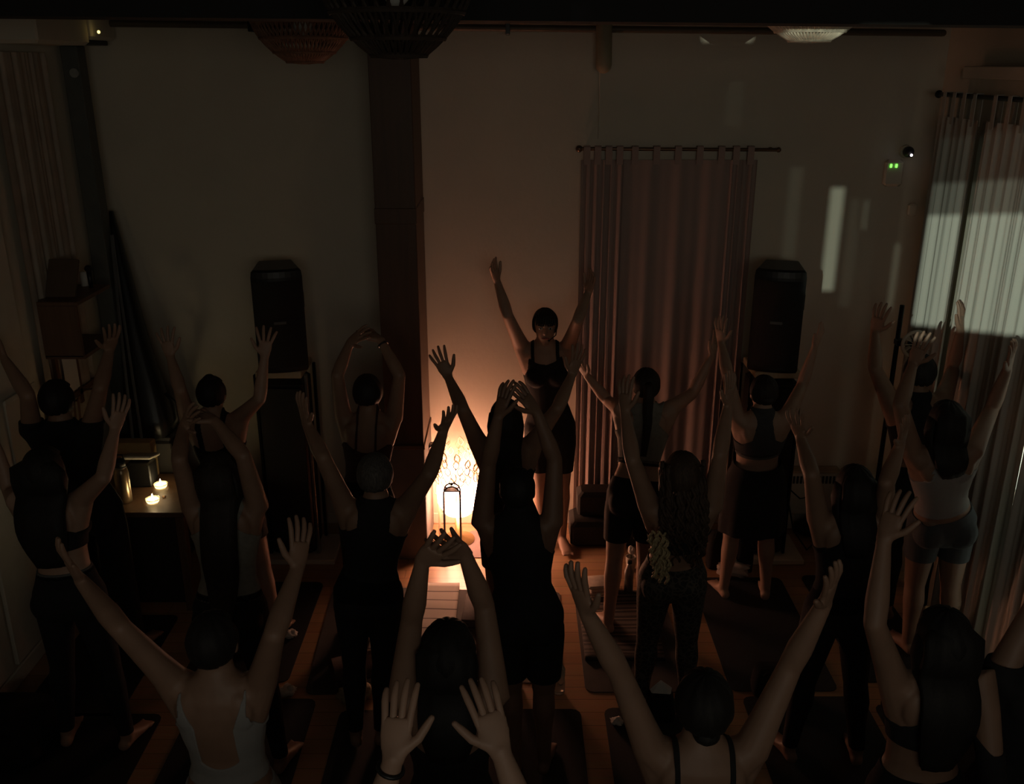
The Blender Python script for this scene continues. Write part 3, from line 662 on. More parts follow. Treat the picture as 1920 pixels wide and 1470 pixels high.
# round fan on a black pole near the right corner
p = atY(1700, 640, 5.95); pt = atY(1692, 572, 5.95)
fs = thing('stand_fan', 'round pale fan on a black pole before the right-hand curtain', 'fan', (pt.x, 5.95, 0))
MB().tube([(pt.x, 5.95, .02), (pt.x, 5.95, pt.z)], .016, 10).build('pole', M_blackmetal, fs, True)
MB().lathe([(0, 0), (.17, 0), (.16, .025), (.03, .04), (0, .04)], (pt.x, 5.95, 0), 20).build('base', M_blackmetal, fs, True)
fc = Vector((p.x + .03, 5.88, p.z))
mbf = MB(); mbf.tube([fc + Vector((.085 * math.cos(2 * math.pi * i / 28), 0, .085 * math.sin(2 * math.pi * i / 28))) for i in range(29)], .012, 8, False); mbf.build('guard_ring', M_white, fs, True)
for i in range(12):
    a_ = 2 * math.pi * i / 12; MB().tube([fc + Vector((.02 * math.cos(a_), -.01, .02 * math.sin(a_))), fc + Vector((.08 * math.cos(a_), -.01, .08 * math.sin(a_)))], .0025, 5).build('guard_wire', M_white, fs)
for i in range(5):
    a_ = 2 * math.pi * i / 5; d1 = Vector((math.cos(a_), 0, math.sin(a_))); d2 = Vector((-math.sin(a_), 0, math.cos(a_)))
    b = MB().add([fc + d1 * .015 + Vector((0, .012, 0)), fc + d1 * .07 - d2 * .02 + Vector((0, .006, 0)), fc + d1 * .07 + d2 * .02 + Vector((0, .02, 0)), fc + d1 * .015 + Vector((0, .016, 0)), fc + d1 * .07 - d2 * .02 + Vector((0, .010, 0)), fc + d1 * .07 + d2 * .02 + Vector((0, .024, 0))], [(0, 2, 1), (3, 4, 5), (0, 1, 4, 3), (1, 2, 5, 4), (2, 0, 3, 5)]); b.build('blade', M_beige, fs)
MB().ball(fc + Vector((0, .03, 0)), .035, .05, .035, 12, 8).build('motor', M_black, fs, True)
MB().box((pt.x - .02, 5.90, p.z - .02), (pt.x + .035, 5.96, p.z + .02), .005).build('clamp', M_blackmetal, fs)
# black bolsters stacked right of the teacher
a0 = atZ(1062, 1028); a1 = atZ(1140, 1028)
a0.x += .03
tag(MB().box((a0.x, a0.y, .0), (a0.x + .62, a0.y + .30, .20), .03).build('bolster', mat('bolster_cloth', (.028, .027, .027), .9, var=.2, scale=60), None, loc=(a0.x + .3, a0.y + .15, 0)), 'long low black bolster on the floor right of the teacher', 'bolster', 'black bolsters')
b0 = atY(1082, 985, a0.y + .1); tag(MB().box((b0.x, a0.y + .09, .201), (b0.x + .32, a0.y + .29, .40), .03).build('bolster', MATS['bolster_cloth'], None, loc=(b0.x + .15, a0.y + .15, .2)), 'shorter black bolster on top of the low one, under the curtain', 'bolster', 'black bolsters')

# ------------------------------------------------------------------ people
def V3(x): return np.array(x, dtype=float)
SEC = [(.795, .085, .075, 0), (.83, .150, .098, .0), (.88, .170, .112, -.008), (.93, .168, .112, -.012), (.99, .146, .098, 0), (1.06, .124, .086, .004), (1.13, .126, .088, .004), (1.20, .140, .096, 0),
       (1.27, .152, .102, 0), (1.33, .158, .098, -.004), (1.38, .150, .084, -.008), (1.42, .112, .066, -.008), (1.45, .064, .056, -.004), (1.49, .050, .052, .004), (1.53, .049, .052, .012)]

def voxel(mb, vox, it=4):
    me = mb.mesh('tmp'); o = bpy.data.objects.new('tmp', me); C.objects.link(o)
    r = o.modifiers.new('r', 'REMESH'); r.mode = 'VOXEL'; r.voxel_size = vox; r.use_smooth_shade = True
    s = o.modifiers.new('s', 'SMOOTH'); s.factor = .5; s.iterations = it
    dg = bpy.context.evaluated_depsgraph_get(); me2 = bpy.data.meshes.new_from_object(o.evaluated_get(dg))
    bpy.data.objects.remove(o); bpy.data.meshes.remove(me)
    return me2
def arrays(me):
    n = len(me.vertices); V = np.empty(n * 3); me.vertices.foreach_get('co', V); V = V.reshape(-1, 3)
    N = np.empty(n * 3); me.vertices.foreach_get('normal', N); N = N.reshape(-1, 3)
    me.calc_loop_triangles(); t = np.empty(len(me.loop_triangles) * 3, dtype=np.int32); me.loop_triangles.foreach_get('vertices', t)
    return V, N, t.reshape(-1, 3)
def clip(V, N, T, f, off, rim=.006):
    """part of the surface with f>0, pushed out by off along the normals, its border turned in."""
    s = f > 0; c = s[T].sum(1)
    keep = list(map(tuple, T[c == 3])); nv = []; cache = {}
    P = V + N * (off[:, None] if isinstance(off, np.ndarray) else off); base = len(V)
    def cut(a, b):
        k = (min(a, b), max(a, b))
        if k not in cache:
            t = f[a] / (f[a] - f[b]); cache[k] = base + len(nv); nv.append((P[a] + (P[b] - P[a]) * t, V[a] + (V[b] - V[a]) * t))
        return cache[k]
    for tri in T[(c == 1) | (c == 2)]:
        i = [int(x) for x in tri]; q = [bool(s[x]) for x in i]
        while not (q[0] != q[1] and q[0] != q[2]): i = i[1:] + i[:1]; q = q[1:] + q[:1]
        a, b, d = i; e, g = cut(a, b), cut(a, d)
        if q[0]: keep.append((a, e, g))
        else: keep.append((e, b, d)); keep.append((e, d, g))
    if not keep: return None
    allP = np.vstack([P, np.array([x[0] for x in nv])]) if nv else P
    inn = np.vstack([V, np.array([x[1] for x in nv])]) if nv else V
    K = np.array(keep)
    # rim
    E = {}
    for a, b, d in keep:
        for x, y in ((a, b), (b, d), (d, a)):
            if x >= base and y >= base:
                if (y, x) in E: del E[(y, x)]
                else: E[(x, y)] = 1
    used = np.unique(K); mp = -np.ones(len(allP), int); mp[used] = np.arange(len(used))
    verts = [tuple(p) for p in allP[used]]; faces = [tuple(int(mp[j]) for j in q) for q in keep]
    rimv = {}
    def rv(x):
        if x not in rimv: rimv[x] = len(verts); verts.append(tuple(inn[x]))
        return rimv[x]
    for x, y in E: faces.append((int(mp[y]), int(mp[x]), rv(x), rv(y)))
    m = MB(); m.v = verts; m.f = faces
    return m

def solve(S, L, u, v, prefY, stretch=1.18):
    """point on the pixel's ray at distance L from S, nearest to the preferred depth."""
    d = ray(u, v).normalized(); w = CAM - S; b = d.dot(w); c = w.length_squared - L * L; disc = b * b - c
    if disc <= 0:
        q = CAM + d * (-b); k = q - S; l = k.length
        return S + k * (min(l, L * stretch) / l)
    r = math.sqrt(disc); cand = [CAM + d * (-b - r), CAM + d * (-b + r)]
    return min(cand, key=lambda q: abs(q.y - prefY))

def hand(mb, fb, wr, tipdir, palm, thumb, s, spread=.22, curl=.15):
    d = tipdir.normalized(); t = (thumb - d * thumb.dot(d)).normalized(); nrm = d.cross(t)
    if nrm.dot(palm) < 0: nrm = -nrm
    # palm
    ell = [(.027, .020), (.034, .018), (.041, .016), (.042, .014), (.040, .012)]
    pts = [wr - d * .01 * s, wr + d * .02 * s, wr + d * .05 * s, wr + d * .075 * s, wr + d * .092 * s]
    mb.tube(pts, None, 12, True, [(a * s, b * s) for a, b in ell], t)
    for k, (off, L) in enumerate(((.030, .074), (.010, .083), (-.010, .077), (-.029, .060))):
        an = spread * (1.35 * (1.5 - k) / 1.5) * .8
        fd = (d * math.cos(an) + t * math.sin(an)).normalized()
        p0 = wr + d * .078 * s + t * off * s; c = curl * (1 + .25 * k)
        f2 = (fd * math.cos(c) + nrm * math.sin(c)).normalized(); f3 = (fd * math.cos(2 * c) + nrm * math.sin(2 * c)).normalized()
        p1 = p0 + fd * (.018 + L * .45) * s; p2 = p1 + f2 * L * .30 * s; p3 = p2 + f3 * L * .22 * s
        fb.capsule([p0 - fd * .02 * s, p0.lerp(p1, .45), p1, p2, p3], [.0095 * s, .0088 * s, .0092 * s, .0082 * s, .0066 * s], 10)
    td = (d * .62 + t * .78).normalized(); td2 = (d * .85 + t * .5).normalized()
    q0 = wr + d * .018 * s + t * .018 * s; q1 = q0 + td * .048 * s; q2 = q1 + td2 * .032 * s; q3 = q2 + td2 * .022 * s
    mb.capsule([q0, q0.lerp(q1, .6)], [.017 * s, .0145 * s], 10)
    fb.capsule([q0, q1, q2, q3], [.0145 * s, .0118 * s, .0102 * s, .0075 * s], 10)
    return wr + d * .06 * s

SKIN = {k: mat('skin_' + k, c, .55, var=.07, scale=14, sub=0) for k, c in dict(light=(.38, .24, .175), tan=(.285, .172, .12), deep=(.21, .12, .082)).items()}
HAIR = {k: mat('hair_' + k, c, .72, var=.5, scale=30, stretch=(6, 6, .5)) for k, c in dict(black=(.008, .0065, .006), dark=(.018, .012, .009), brown=(.05, .03, .018), grey=(.085, .08, .075), blond=(.40, .32, .18)).items()}
CL = dict(black=M_blackcloth, char=mat('charcoal_jersey', (.05, .05, .052), .9, scale=40), white=mat('white_cotton', (.30, .295, .29), .9, var=.05), grey=mat('pale_grey_knit', (.24, .23, .205), .9, var=.1, scale=40),
          slate=mat('slate_jersey', (.075, .085, .095), .9), maroon=mat('maroon_jersey', (.05, .022, .022), .9), leopard=leopard(), mid=mat('mid_grey_jersey', (.10, .10, .10), .9))
PEOPLE = {}
NPER = [0]
def person(label, head, h=1.66, Y=None, face=1, L=None, R=None, feet=None, skin='tan', hair=('short', 'dark'), wear=(), bend=.0, wid=1.0, vox=.0084, roll=0.0, tilt=0.0, rotz=0.0, bracelets=(), pal=None, group='people in the yoga class', spread=.17, pY=(0.02, 0.05), turn=48):
    NPER[0] += 1
    s = h / 1.66
    d = ray(*head)
    hz = 1.545 * s
    Hc = atZ(head[0], head[1], hz) if Y is None else atY(head[0], head[1], Y)
    if Y is not None: hz = Hc.z
    Fw = Vector((math.sin(rotz) * face, face * math.cos(rotz), 0)); Rt = Vector((math.cos(rotz), -math.sin(rotz), 0)); Up = Vector((0, 0, 1))
    if feet:
        ft = [atZ(u, v, .03) for u, v in feet]
    else:
        ft = [Vector((Hc.x, Hc.y, 0)) + Rt * (k * .13) - Fw * 0.0 for k in (-1, 1)]
    mid = (ft[0] + ft[1]) / 2
    base = Vector((mid.x, mid.y, .006)); g0 = .007
    P0 = Vector((mid.x * .6 + Hc.x * .4, mid.y * .6 + Hc.y * .4, .93 * s - max(0, ((ft[1] - ft[0]).length - .3)) * .12))
    hup = (Up * math.cos(tilt) - Fw * math.sin(tilt)); hup = (hup * math.cos(roll) + Rt * math.sin(roll)).normalized()
    hF = (Fw - hup * Fw.dot(hup)).normalized(); hR = Rt - hup * Rt.dot(hup) - hF * Rt.dot(hF); hR.normalize()
    Nb = Hc - hup * (.118 * s) - hF * .012 * s            # base of the skull / neck top
    Cb = Nb - (hup * .5 + Up * .5) * (.05 * s) - Fw * .006    # ~ z 1.38 level, shoulder line centre
    ctrl = (P0 + Cb) / 2 + Fw * bend
    z_top = 1.385
    def spine(z):
        t = (z - .93) / (z_top - .93)
        if t <= 0: return P0 + Up * ((z - .93) * s)
        if t <= 1: return P0 * (1 - t) ** 2 + ctrl * (2 * t * (1 - t)) + Cb * t * t
        k = (z - z_top) / (1.53 - z_top); return Cb.lerp(Hc - hup * .02 * s, min(k, 1.0))
    mb = MB()
    pts = [spine(z) + Fw * (fo * s) for z, w, dd, fo in SEC]
    mb.tube(pts, None, 22, True, [(w * s * (wid if z < 1.44 else 1), dd * s * wid) for z, w, dd, fo in SEC], Rt)
    for k in (-1, 1):   # glutes, bust, shoulder blades
        mb.ball(spine(.88) + Rt * (.078 * k * s) - Fw * (.062 * s), .084 * s * wid, .072 * s, .088 * s, axes=(Rt, Fw, Up))
        mb.ball(spine(1.245) + Rt * (.07 * k * s) + Fw * (.075 * s), .066 * s, .044 * s, .066 * s, axes=(Rt, Fw, Up))
        mb.ball(spine(1.33) + Rt * (.078 * k * s) - Fw * (.062 * s), .055 * s, .032 * s, .075 * s, axes=(Rt, Fw, Up))
    # arms
    arms = []; fgr = MB()
    for k, A in ((-1, L), (1, R)):
        Sh = Cb + Rt * (k * .152 * s * wid) + Up * (.028 * s)
        if A is None: continue
        py = Hc.y
        E = solve(Sh, .285 * s, *A[0], py + Fw.y * pY[0]); Wr = solve(E, .245 * s, *A[1], py + Fw.y * pY[1])
        Tp = solve(Wr, .175 * s, *A[2], Wr.y + .02)
        Sm = Sh + (E - Sh) * .06
        u1 = Sh.lerp(E, .33); u2 = Sh.lerp(E, .7)
        mb.capsule([Cb + Rt * (k * .06 * s) - Up * (.035 * s), Cb + Rt * (k * .105 * s * wid) - Up * (.015 * s), Sh, u1, u2, E], [.062 * s, .066 * s, .056 * s, .047 * s, .041 * s, .036 * s], 14)
        mb.capsule([spine(1.27) + Rt * (k * .105 * s * wid), Sh + (E - Sh) * .1 - Up * .01], [.055 * s, .05 * s], 12)
        f1 = E.lerp(Wr, .28); f2 = E.lerp(Wr, .65)
        mb.capsule([E, f1, f2, Wr], [.0365 * s, .039 * s, .031 * s, .0235 * s], 14)
        td = Tp - Wr
        tk_ = turn[0 if k < 0 else 1] if isinstance(turn, tuple) else turn
        ct_, st_ = math.cos(R_(tk_)), math.sin(R_(tk_))
        inward = Rt * (-k) * ct_ - Fw * st_; pn = Fw * ct_ + Rt * (-k) * st_
        hand(mb, fgr, Wr, td, pn, (A[3] if len(A) > 3 else inward), s * .98, spread=spread, curl=.16)
        arms.append((Sh, E, Wr, Tp))
    # legs
    legs = []
    for k, f_ in ((-1, ft[0]), (1, ft[1])):
        Hp = P0 + Rt * (k * .083 * s * wid) - Up * (.045 * s)
        An = Vector((f_.x, f_.y, .085 * s)); Kn = Hp.lerp(An, .5) + Fw * (.018 * s)
        mb.capsule([Hp + Up * .03, Hp.lerp(Kn, .25), Hp.lerp(Kn, .65), Kn], [.086 * s * wid, .085 * s * wid, .068 * s * wid, .055 * s * wid], 16)
        mb.capsule([Kn, Kn.lerp(An, .28) - Fw * .010, Kn.lerp(An, .6), An], [.053 * s, .057 * s, .043 * s, .034 * s], 14)
        td = (Fw + Rt * (k * .22)).normalized(); sd = td.cross(Up)
        hl = An - td * .032 * s; zf = .032 * s + g0
        mb.capsule([Vector((hl.x, hl.y, zf)), Vector((An.x, An.y, zf + .012)) + td * .03, Vector((An.x, An.y, zf - .002)) + td * .10 * s, Vector((An.x, An.y, zf - .012)) + td * .155 * s], None, 12, sd, [(.032 * s, .030 * s), (.034 * s, .040 * s), (.043 * s, .025 * s), (.040 * s, .016 * s)])
        mb.capsule([An, Vector((An.x, An.y, zf + .01))], [.034 * s, .034 * s], 12)
        for q in range(5):
            o_ = (q - 2) * .0165 * s * (-k); L_ = (.03, .032, .03, .026, .036)[q if k < 0 else q] * s
            b0 = Vector((An.x, An.y, zf - .016)) + td * .15 * s + sd * o_
            mb.capsule([b0, b0 + td * L_], [.0105 * s, .009 * s], 8)
        legs.append((Hp, Kn, An))
    # head
    ax = (hR, hF, hup)
    mb.ball(Hc + hup * .022 * s - hF * .012 * s, .073 * s, .092 * s, .085 * s, 20, 14, ax)
    mb.ball(Hc - hup * .030 * s + hF * .022 * s, .060 * s, .068 * s, .078 * s, 18, 12, ax)
    mb.ball(Hc - hup * .088 * s + hF * .055 * s, .030 * s, .026 * s, .022 * s, 12, 8, ax)
    mb.capsule([Hc + hup * .012 * s + hF * .086 * s, Hc - hup * .022 * s + hF * .102 * s], [.008 * s, .0125 * s], 10)
    mb.capsule([Hc + hup * .026 * s + hF * .078 * s - hR * .035 * s, Hc + hup * .028 * s + hF * .085 * s, Hc + hup * .026 * s + hF * .078 * s + hR * .035 * s], .010 * s, 8)
    for k in (-1, 1):
        mb.ball(Hc + hR * (k * .074 * s) - hup * .004 * s - hF * .012 * s, .010 * s, .019 * s, .031 * s, 10, 8, ax)
    mb.capsule([Hc - hup * .02 - hF * .01, Nb, Cb + Fw * .004], [.054 * s, .050 * s, .060 * s], 14)
    me = voxel(mb, vox)
    root = thing('person', label, 'person', base, group)
    me.materials.append(SKIN[skin])
    body = bpy.data.objects.new('body', me); C.objects.link(body); body.parent = root
    V, N, T = arrays(me)
    # canonical coordinates along the spine
    zs_ = np.arange(.80, 1.531, .02); SP = np.array([tuple(spine(z)) for z in zs_])
    d2 = ((V[:, None, :] - SP[None]) ** 2).sum(2); near = d2.argmin(1)
    tang = np.gradient(SP, axis=0); tang /= np.linalg.norm(tang, axis=1)[:, None]
    dlt = V - SP[near]; zc = zs_[near] + (dlt * tang[near]).sum(1) / s
    rt = V3(Rt); fw = V3(Fw)
    xc = np.abs(dlt @ rt) / s; fc_ = (dlt @ fw) / s
    zw = V[:, 2] / s
    zz = np.where(zc < .90, zw, zc)
    arm_d = np.full(len(V), 9.0)
    for Sh, E, Wr, Tp in arms:
        for a, b in ((Sh, E), (E, Wr), (Wr, Tp)):
            a_, b_ = V3(a), V3(b); ab = b_ - a_; t = np.clip(((V - a_) @ ab) / (ab @ ab), 0, 1); dd = np.linalg.norm(V - (a_ + t[:, None] * ab), axis=1)
            if a is Sh: dd = np.where(t < .02, 9, dd)
            arm_d = np.minimum(arm_d, dd)
    notarm = arm_d / s - .060
    for w in wear:
        kind, col = w[0], w[1]; p = w[2] if len(w) > 2 else {}
        m_ = CL[col]; off = p.get('off', .006)
        if kind == 'leggings': f = np.minimum(p.get('top', 1.03) - zz, zz - p.get('bot', .10)); nm = p.get('name', 'leggings')
        elif kind == 'shorts': f = np.minimum(p.get('top', 1.03) - zz, zz - p.get('bot', .66)); nm = p.get('name', 'shorts'); off = np.where(zz < .85, .008 + .05 * np.clip(.9 - zz, 0, .3) * p.get('flare', .6), .007)
        elif kind == 'tank':
            hem = p.get('hem', .98); nk = p.get('neck', 1.30); sw = p.get('strap', (.055, .085)); dip = p.get('dip', .05)
            front = np.minimum(nk + .02 - zz, .135 - xc + (1.31 - zz).clip(0, 1) * 2)
            core = np.minimum(nk - dip * (1 - (xc / .12).clip(0, 1) ** 2) - zz, 9)
            st = np.minimum(np.minimum(xc - sw[0], sw[1] - xc), 1.50 - zz)
            f = np.minimum(np.maximum(core, st), zz - hem); f = np.minimum(f, np.interp(zz, [1.18, 1.24, 1.30, 1.40], [.3, .150, .116, .102]) - xc); nm = p.get('name', 'tank_top')
        elif kind == 'racer':
            hem = p.get('hem', .98); wtop = p.get('w', .045)
            half = np.interp(zz, [1.20, 1.27, 1.33, 1.40, 1.46, 1.50], [.30, .155, .075, wtop, wtop + .03, wtop + .045])
            f = np.minimum(np.minimum(half - xc, zz - hem), p.get('neck', 1.455) - zz); f = np.minimum(f, np.maximum(notarm, 1.30 - zz)); nm = p.get('name', 'tank_top')
        elif kind == 'scoop':   # low U-shaped back
            hem = p.get('hem', 1.0); u = p.get('u', 1.14)
            st = np.minimum(xc - .072 + .35 * (1.3 - zz).clip(-.2, .02), .112 - xc + (1.33 - zz).clip(0, 1) * 2)
            core = u - zz + .9 * (xc ** 2) * 6
            f = np.minimum(np.minimum(np.maximum(core, st), zz - hem), 1.46 - zz); f = np.minimum(f, np.interp(zz, [1.16, 1.23, 1.30, 1.38], [.3, .165, .122, .112]) - xc); nm = 'tank_top'
        elif kind == 'tee':
            f = np.minimum(np.minimum(zz - p.get('hem', .92), 1.455 - zz), np.maximum(notarm + .03, 1.36 - zz)); nm = 'tee_shirt'; off = .012
        elif kind == 'bra':
            hem = p.get('hem', 1.17); f1 = np.minimum(zz - hem, 1.255 - zz); half = p.get('w', .045)
            st = np.minimum(np.minimum(np.interp(zz, [1.25, 1.30, 1.40, 1.47], [.13, .07, half, half + .035]) - xc, 1.465 - zz), zz - hem)
            f = np.maximum(f1, st); f = np.minimum(f, np.maximum(notarm, 1.30 - zz)); nm = 'sports_bra'
        elif kind == 'skirt':
            zt_, zb_2 = p.get('top', 1.06), p.get('bot', .58); ks = MB(); q = []; e = []
            for i in range(11):
                z = zt_ + (zb_2 - zt_) * i / 10; t_ = (zt_ - z) / (zt_ - zb_2); q.append(spine(z) - Fw * .012)
                w_ = float(np.interp(z, [.55, .70, .88, .96, 1.06], [.205, .20, .188, .176, .142])) * s * wid; e.append((w_, w_ * .74))
            ks.tube(q, None, 40, False, e, Rt); n_ = len(ks.v)
            ks.v = [Vector(v_) + (Vector(v_) - q[i_ // 40]).normalized() * (.008 * math.sin(9 * 2 * math.pi * (i_ % 40) / 40) * (i_ // 40) / 10) for i_, v_ in enumerate(ks.v)]
            ks.build('skirt', m_, None, True).parent = root; continue
        elif kind == 'band':
            f = np.minimum(zz - p['lo'], p['hi'] - zz); nm = p.get('name', 'waistband')
        cm = clip(V, N, T, f, off)
        if cm: cm.build(nm, m_, None, True).parent = root
    if fgr.v:
        fm = fgr.mesh('tmp'); bm = bmesh.new(); bm.from_mesh(me); bm.from_mesh(fm); bm.to_mesh(me); bm.free(); bpy.data.meshes.remove(fm)
        me.polygons.foreach_set('use_smooth', [True] * len(me.polygons))
    body_off = -Vector(base)
    me.transform(Matrix.Translation(body_off))
    for o in root.children:
        if o is not body: o.data.transform(Matrix.Translation(body_off))
    # hair
    hk, hc = hair[0], hair[1]; hp = hair[2] if len(hair) > 2 else {}
    hb_ = MB(); r_ = random.Random(NPER[0] * 13)
    nphi, nth = 44, 20; cc = Hc + hup * .020 * s - hF * .014 * s
    vol = hp.get('vol', 1.0)
    v = []; f = []
    for i in range(nth + 1):
        th = math.pi * i / nth
        for k in range(nphi):
            ph = 2 * math.pi * k / nphi
            lx, ly, lz = math.sin(th) * math.cos(ph), math.sin(th) * math.sin(ph), math.cos(th)
            g = 1 + .018 * math.sin(11 * ph + 2 * lz) + .012 * math.sin(23 * ph + 5 * lz)
            rx, ry, rz_ = .084 * vol, .103 * vol, .099 * vol
            x, y, z = lx * rx * g, ly * ry * g, lz * rz_ * g
            # pull the cap inside the skull where the face is
            fcut = (y - .040) / .03 * .9 + (.045 - z) / .06 * .6
            low = (-.055 - z) / .04
            if y > .03 and z < .055: k_ = .80
            elif z < -.07: k_ = .84
            else: k_ = 1
            v.append(cc + (hR * (x * k_) + hF * (y * k_) + hup * (z * k_)) * s)
    for i in range(nth):
        for k in range(nphi): f.append((i * nphi + k, (i + 1) * nphi + k, (i + 1) * nphi + (k + 1) % nphi, i * nphi + (k + 1) % nphi))
    hb_.add(v, f)
    def lock(path, widths, thick, n=26, ridge=.07):
        P = [Vector(p) for p in path]; v = []; f = []
        for i, p in enumerate(P):
            t = (P[min(i + 1, len(P) - 1)] - P[max(i - 1, 0)]).normalized(); a = (hR - t * hR.dot(t)).normalized(); b = t.cross(a)
            for k in range(n):
                an = 2 * math.pi * k / n; g = 1 + ridge * math.sin(7 * an + i * .12) + ridge * .7 * math.sin(13 * an - i * .2)
                v.append(p + a * (widths[i] * s * math.cos(an) * g) + b * (thick[i] * s * math.sin(an) * g))
        for i in range(len(P) - 1):
            for k in range(n): f.append((i * n + k, i * n + (k + 1) % n, (i + 1) * n + (k + 1) % n, (i + 1) * n + k))
        f.append(tuple(range(n - 1, -1, -1))); f.append(tuple((len(P) - 1) * n + k for k in range(n)))
        hb_.add(v, f)
    def backpt(z, out=.02):
        dd = np.interp(z, [q[0] for q in SEC], [q[2] for q in SEC]); fo = np.interp(z, [q[0] for q in SEC], [q[3] for q in SEC])
        return spine(z) - Fw * ((dd - fo + out) * s)
    def backpath(length, out=.022):
        p = [Hc + hup * .085 * s - hF * .03 * s, Hc + hup * .05 * s - hF * .075 * s, Hc - hup * .01 * s - hF * .088 * s, Hc - hup * .06 * s - hF * .082 * s, Hc - hup * .10 * s - hF * .078 * s]
        z = 1.40; zend = 1.53 - length
        n_ = max(3, int((z - zend) / .04))
        for i in range(n_ + 1): p.append(backpt(z + (zend - z) * i / n_, out))
        return p
    if hk in ('long', 'mid'):
        ln = hp.get('len', .45 if hk == 'long' else .22); w0 = hp.get('w', .085)
        P = backpath(ln); m_ = len(P)
        hb_2 = [(.05 if i == 0 else w0 * (1 if i < m_ * .55 else 1 - .55 * ((i - m_ * .55) / (m_ * .45)) ** 1.4)) for i in range(m_)]
        lock(P, hb_2, [.03 if i == 0 else .042 if i < 4 else .030 - .016 * i / m_ for i in range(m_)])
        for k in (-1, 1):
            Q = [Hc + hup * .03 * s + hR * (k * .070 * s) - hF * .02 * s, Hc - hup * .04 * s + hR * (k * .076 * s) - hF * .02 * s, Hc - hup * .10 * s + hR * (k * .07 * s) - hF * .035 * s, backpt(1.38, .012) + hR * (k * .06 * s)]
            lock(Q, [.022, .026, .026, .018], [.04, .042, .035, .018], 18)
    elif hk == 'bun':
        bp = Hc + hup * hp.get('up', .06) * s - hF * hp.get('back', .095) * s; lock([bp - hup * .03 * s, bp - hup * .015 * s, bp, bp + hup * .015 * s, bp + hup * .03 * s], [.018, .036, .042, .036, .018], [.018, .034, .040, .034, .018], 20, .05)
    elif hk == 'pony':
        P = [Hc + hup * .05 * s - hF * .09 * s, Hc + hup * .03 * s - hF * .125 * s, Hc - hup * .04 * s - hF * .13 * s] + [backpt(1.42 - .04 * i, .035) for i in range(int(hp.get('len', .3) / .04))]
        m_ = len(P); lock(P, [.022] + [.034 * (1 - .6 * i / m_) for i in range(m_ - 1)], [.02] + [.03 * (1 - .6 * i / m_) for i in range(m_ - 1)], 18)
    elif hk == 'curly':
        for i in range(70):
            an = math.pi + r_.uniform(-1.75, 1.75); st_ = Hc + hup * r_.uniform(-.03, .08) * s + hR * (.095 * math.sin(an) * s) + hF * (.085 * math.cos(an) * s)
            ln = r_.uniform(.30, .52) * s; sid = math.sin(an); pts = []
            for j in range(26):
                tt_ = j / 25; z = 1.50 - tt_ * ln / s
                b = backpt(max(z, 1.0), .028 + .03 * abs(math.cos(i)))
                base_ = st_.lerp(Vector((b.x, b.y, st_.z - tt_ * ln)) + hR * (.105 * sid * s), min(1, tt_ * 1.6))
                base_.z = st_.z - tt_ * ln
                w_ = .010 * s * (.4 + tt_)
                pts.append(base_ + hR * (w_ * math.cos(j * 1.1 + i)) + hF * (w_ * math.sin(j * 1.1 + i)))
            hb_.tube(pts, [.012 * s * (1 - .5 * j / 25) for j in range(26)], 5)
    ho = hb_.build('hair', HAIR[hc], root, True)
    if hk == 'curly':   # sun-bleached ends on her left
        hb_ = MB()
        for i in range(16):
            b = backpt(1.31 + .03 * math.sin(i * 2.1), .055) + hR * ((-.165 + .005 * i) * s); pts = []
            for j in range(22):
                tt_ = j / 21; q = b + Up * (-(.17 + .07 * abs(math.sin(i * 1.7))) * tt_ * s) + hR * ((.010 * math.cos(j * 1.0 + i) + .03 * tt_) * s) - Fw * (.012 * math.sin(j + i) * s); pts.append(q)
            hb_.tube(pts, .0065 * s, 5)
        hb_.build('pale_hair_ends', HAIR['blond'], root, True)
    for k, (idx, colr) in enumerate(bracelets):
        Sh, E, Wr, Tp = arms[idx]; dd = (Wr - E).normalized(); c = Wr - dd * .03
        q = Vector((0, 1, 0)) if abs(dd.y) < .8 else Vector((1, 0, 0)); a = dd.cross(q).normalized(); b = dd.cross(a)
        m_ = MB(); m_.tube([c + a * (.029 * s * math.cos(2 * math.pi * i / 20)) + b * (.029 * s * math.sin(2 * math.pi * i / 20)) for i in range(21)], .006, 6, False); m_.build('bracelet', colr, root, True)
    PEOPLE[label] = (root, Hc, hup, hF, hR, s)
    return root, Hc, hup, hF, hR, s, base, Cb
NEAR = .0067
# ---- the teacher
rt_ = person('teacher in black romper facing the room, arms raised beside the lantern', (1022, 612), h=1.74, Y=6.12, face=-1, L=((952, 592), (932, 527), (921, 487)), R=((1083, 602), (1103, 548), (1113, 506)), feet=((1018, 1012), (1053, 1016)),
       skin='light', hair=('bun', 'dark', dict(up=-.03, back=.085)), wear=(('tank', 'black', dict(hem=.98, neck=1.375, dip=.045, strap=(.07, .092), name='romper_top')), ('shorts', 'black', dict(bot=.60, flare=.3, name='romper_shorts'))), vox=.0072, turn=58, spread=.10)
root, Hc, hup, hF, hR, s, base, Cb = rt_
for k in (-1, 1):
    MB().ball(Hc + hR * (k * .031 * s) + hF * .083 * s + hup * .008 * s, .013 * s, .008 * s, .008 * s, 12, 8, (hR, hF, hup)).build('eye', mat('eye_white', (.6, .58, .55), .2), root, True)
    MB().ball(Hc + hR * (k * .031 * s) + hF * .0895 * s + hup * .008 * s, .006 * s, .004 * s, .006 * s, 10, 7, (hR, hF, hup)).build('iris', mat('iris_dark', (.03, .02, .015), .2), root, True)
    MB().capsule([Hc + hR * (k * .015 * s) + hF * .093 * s + hup * .027 * s, Hc + hR * (k * .046 * s) + hF * .082 * s + hup * .027 * s], .0042, 8).build('eyebrow', HAIR['dark'], root, True)
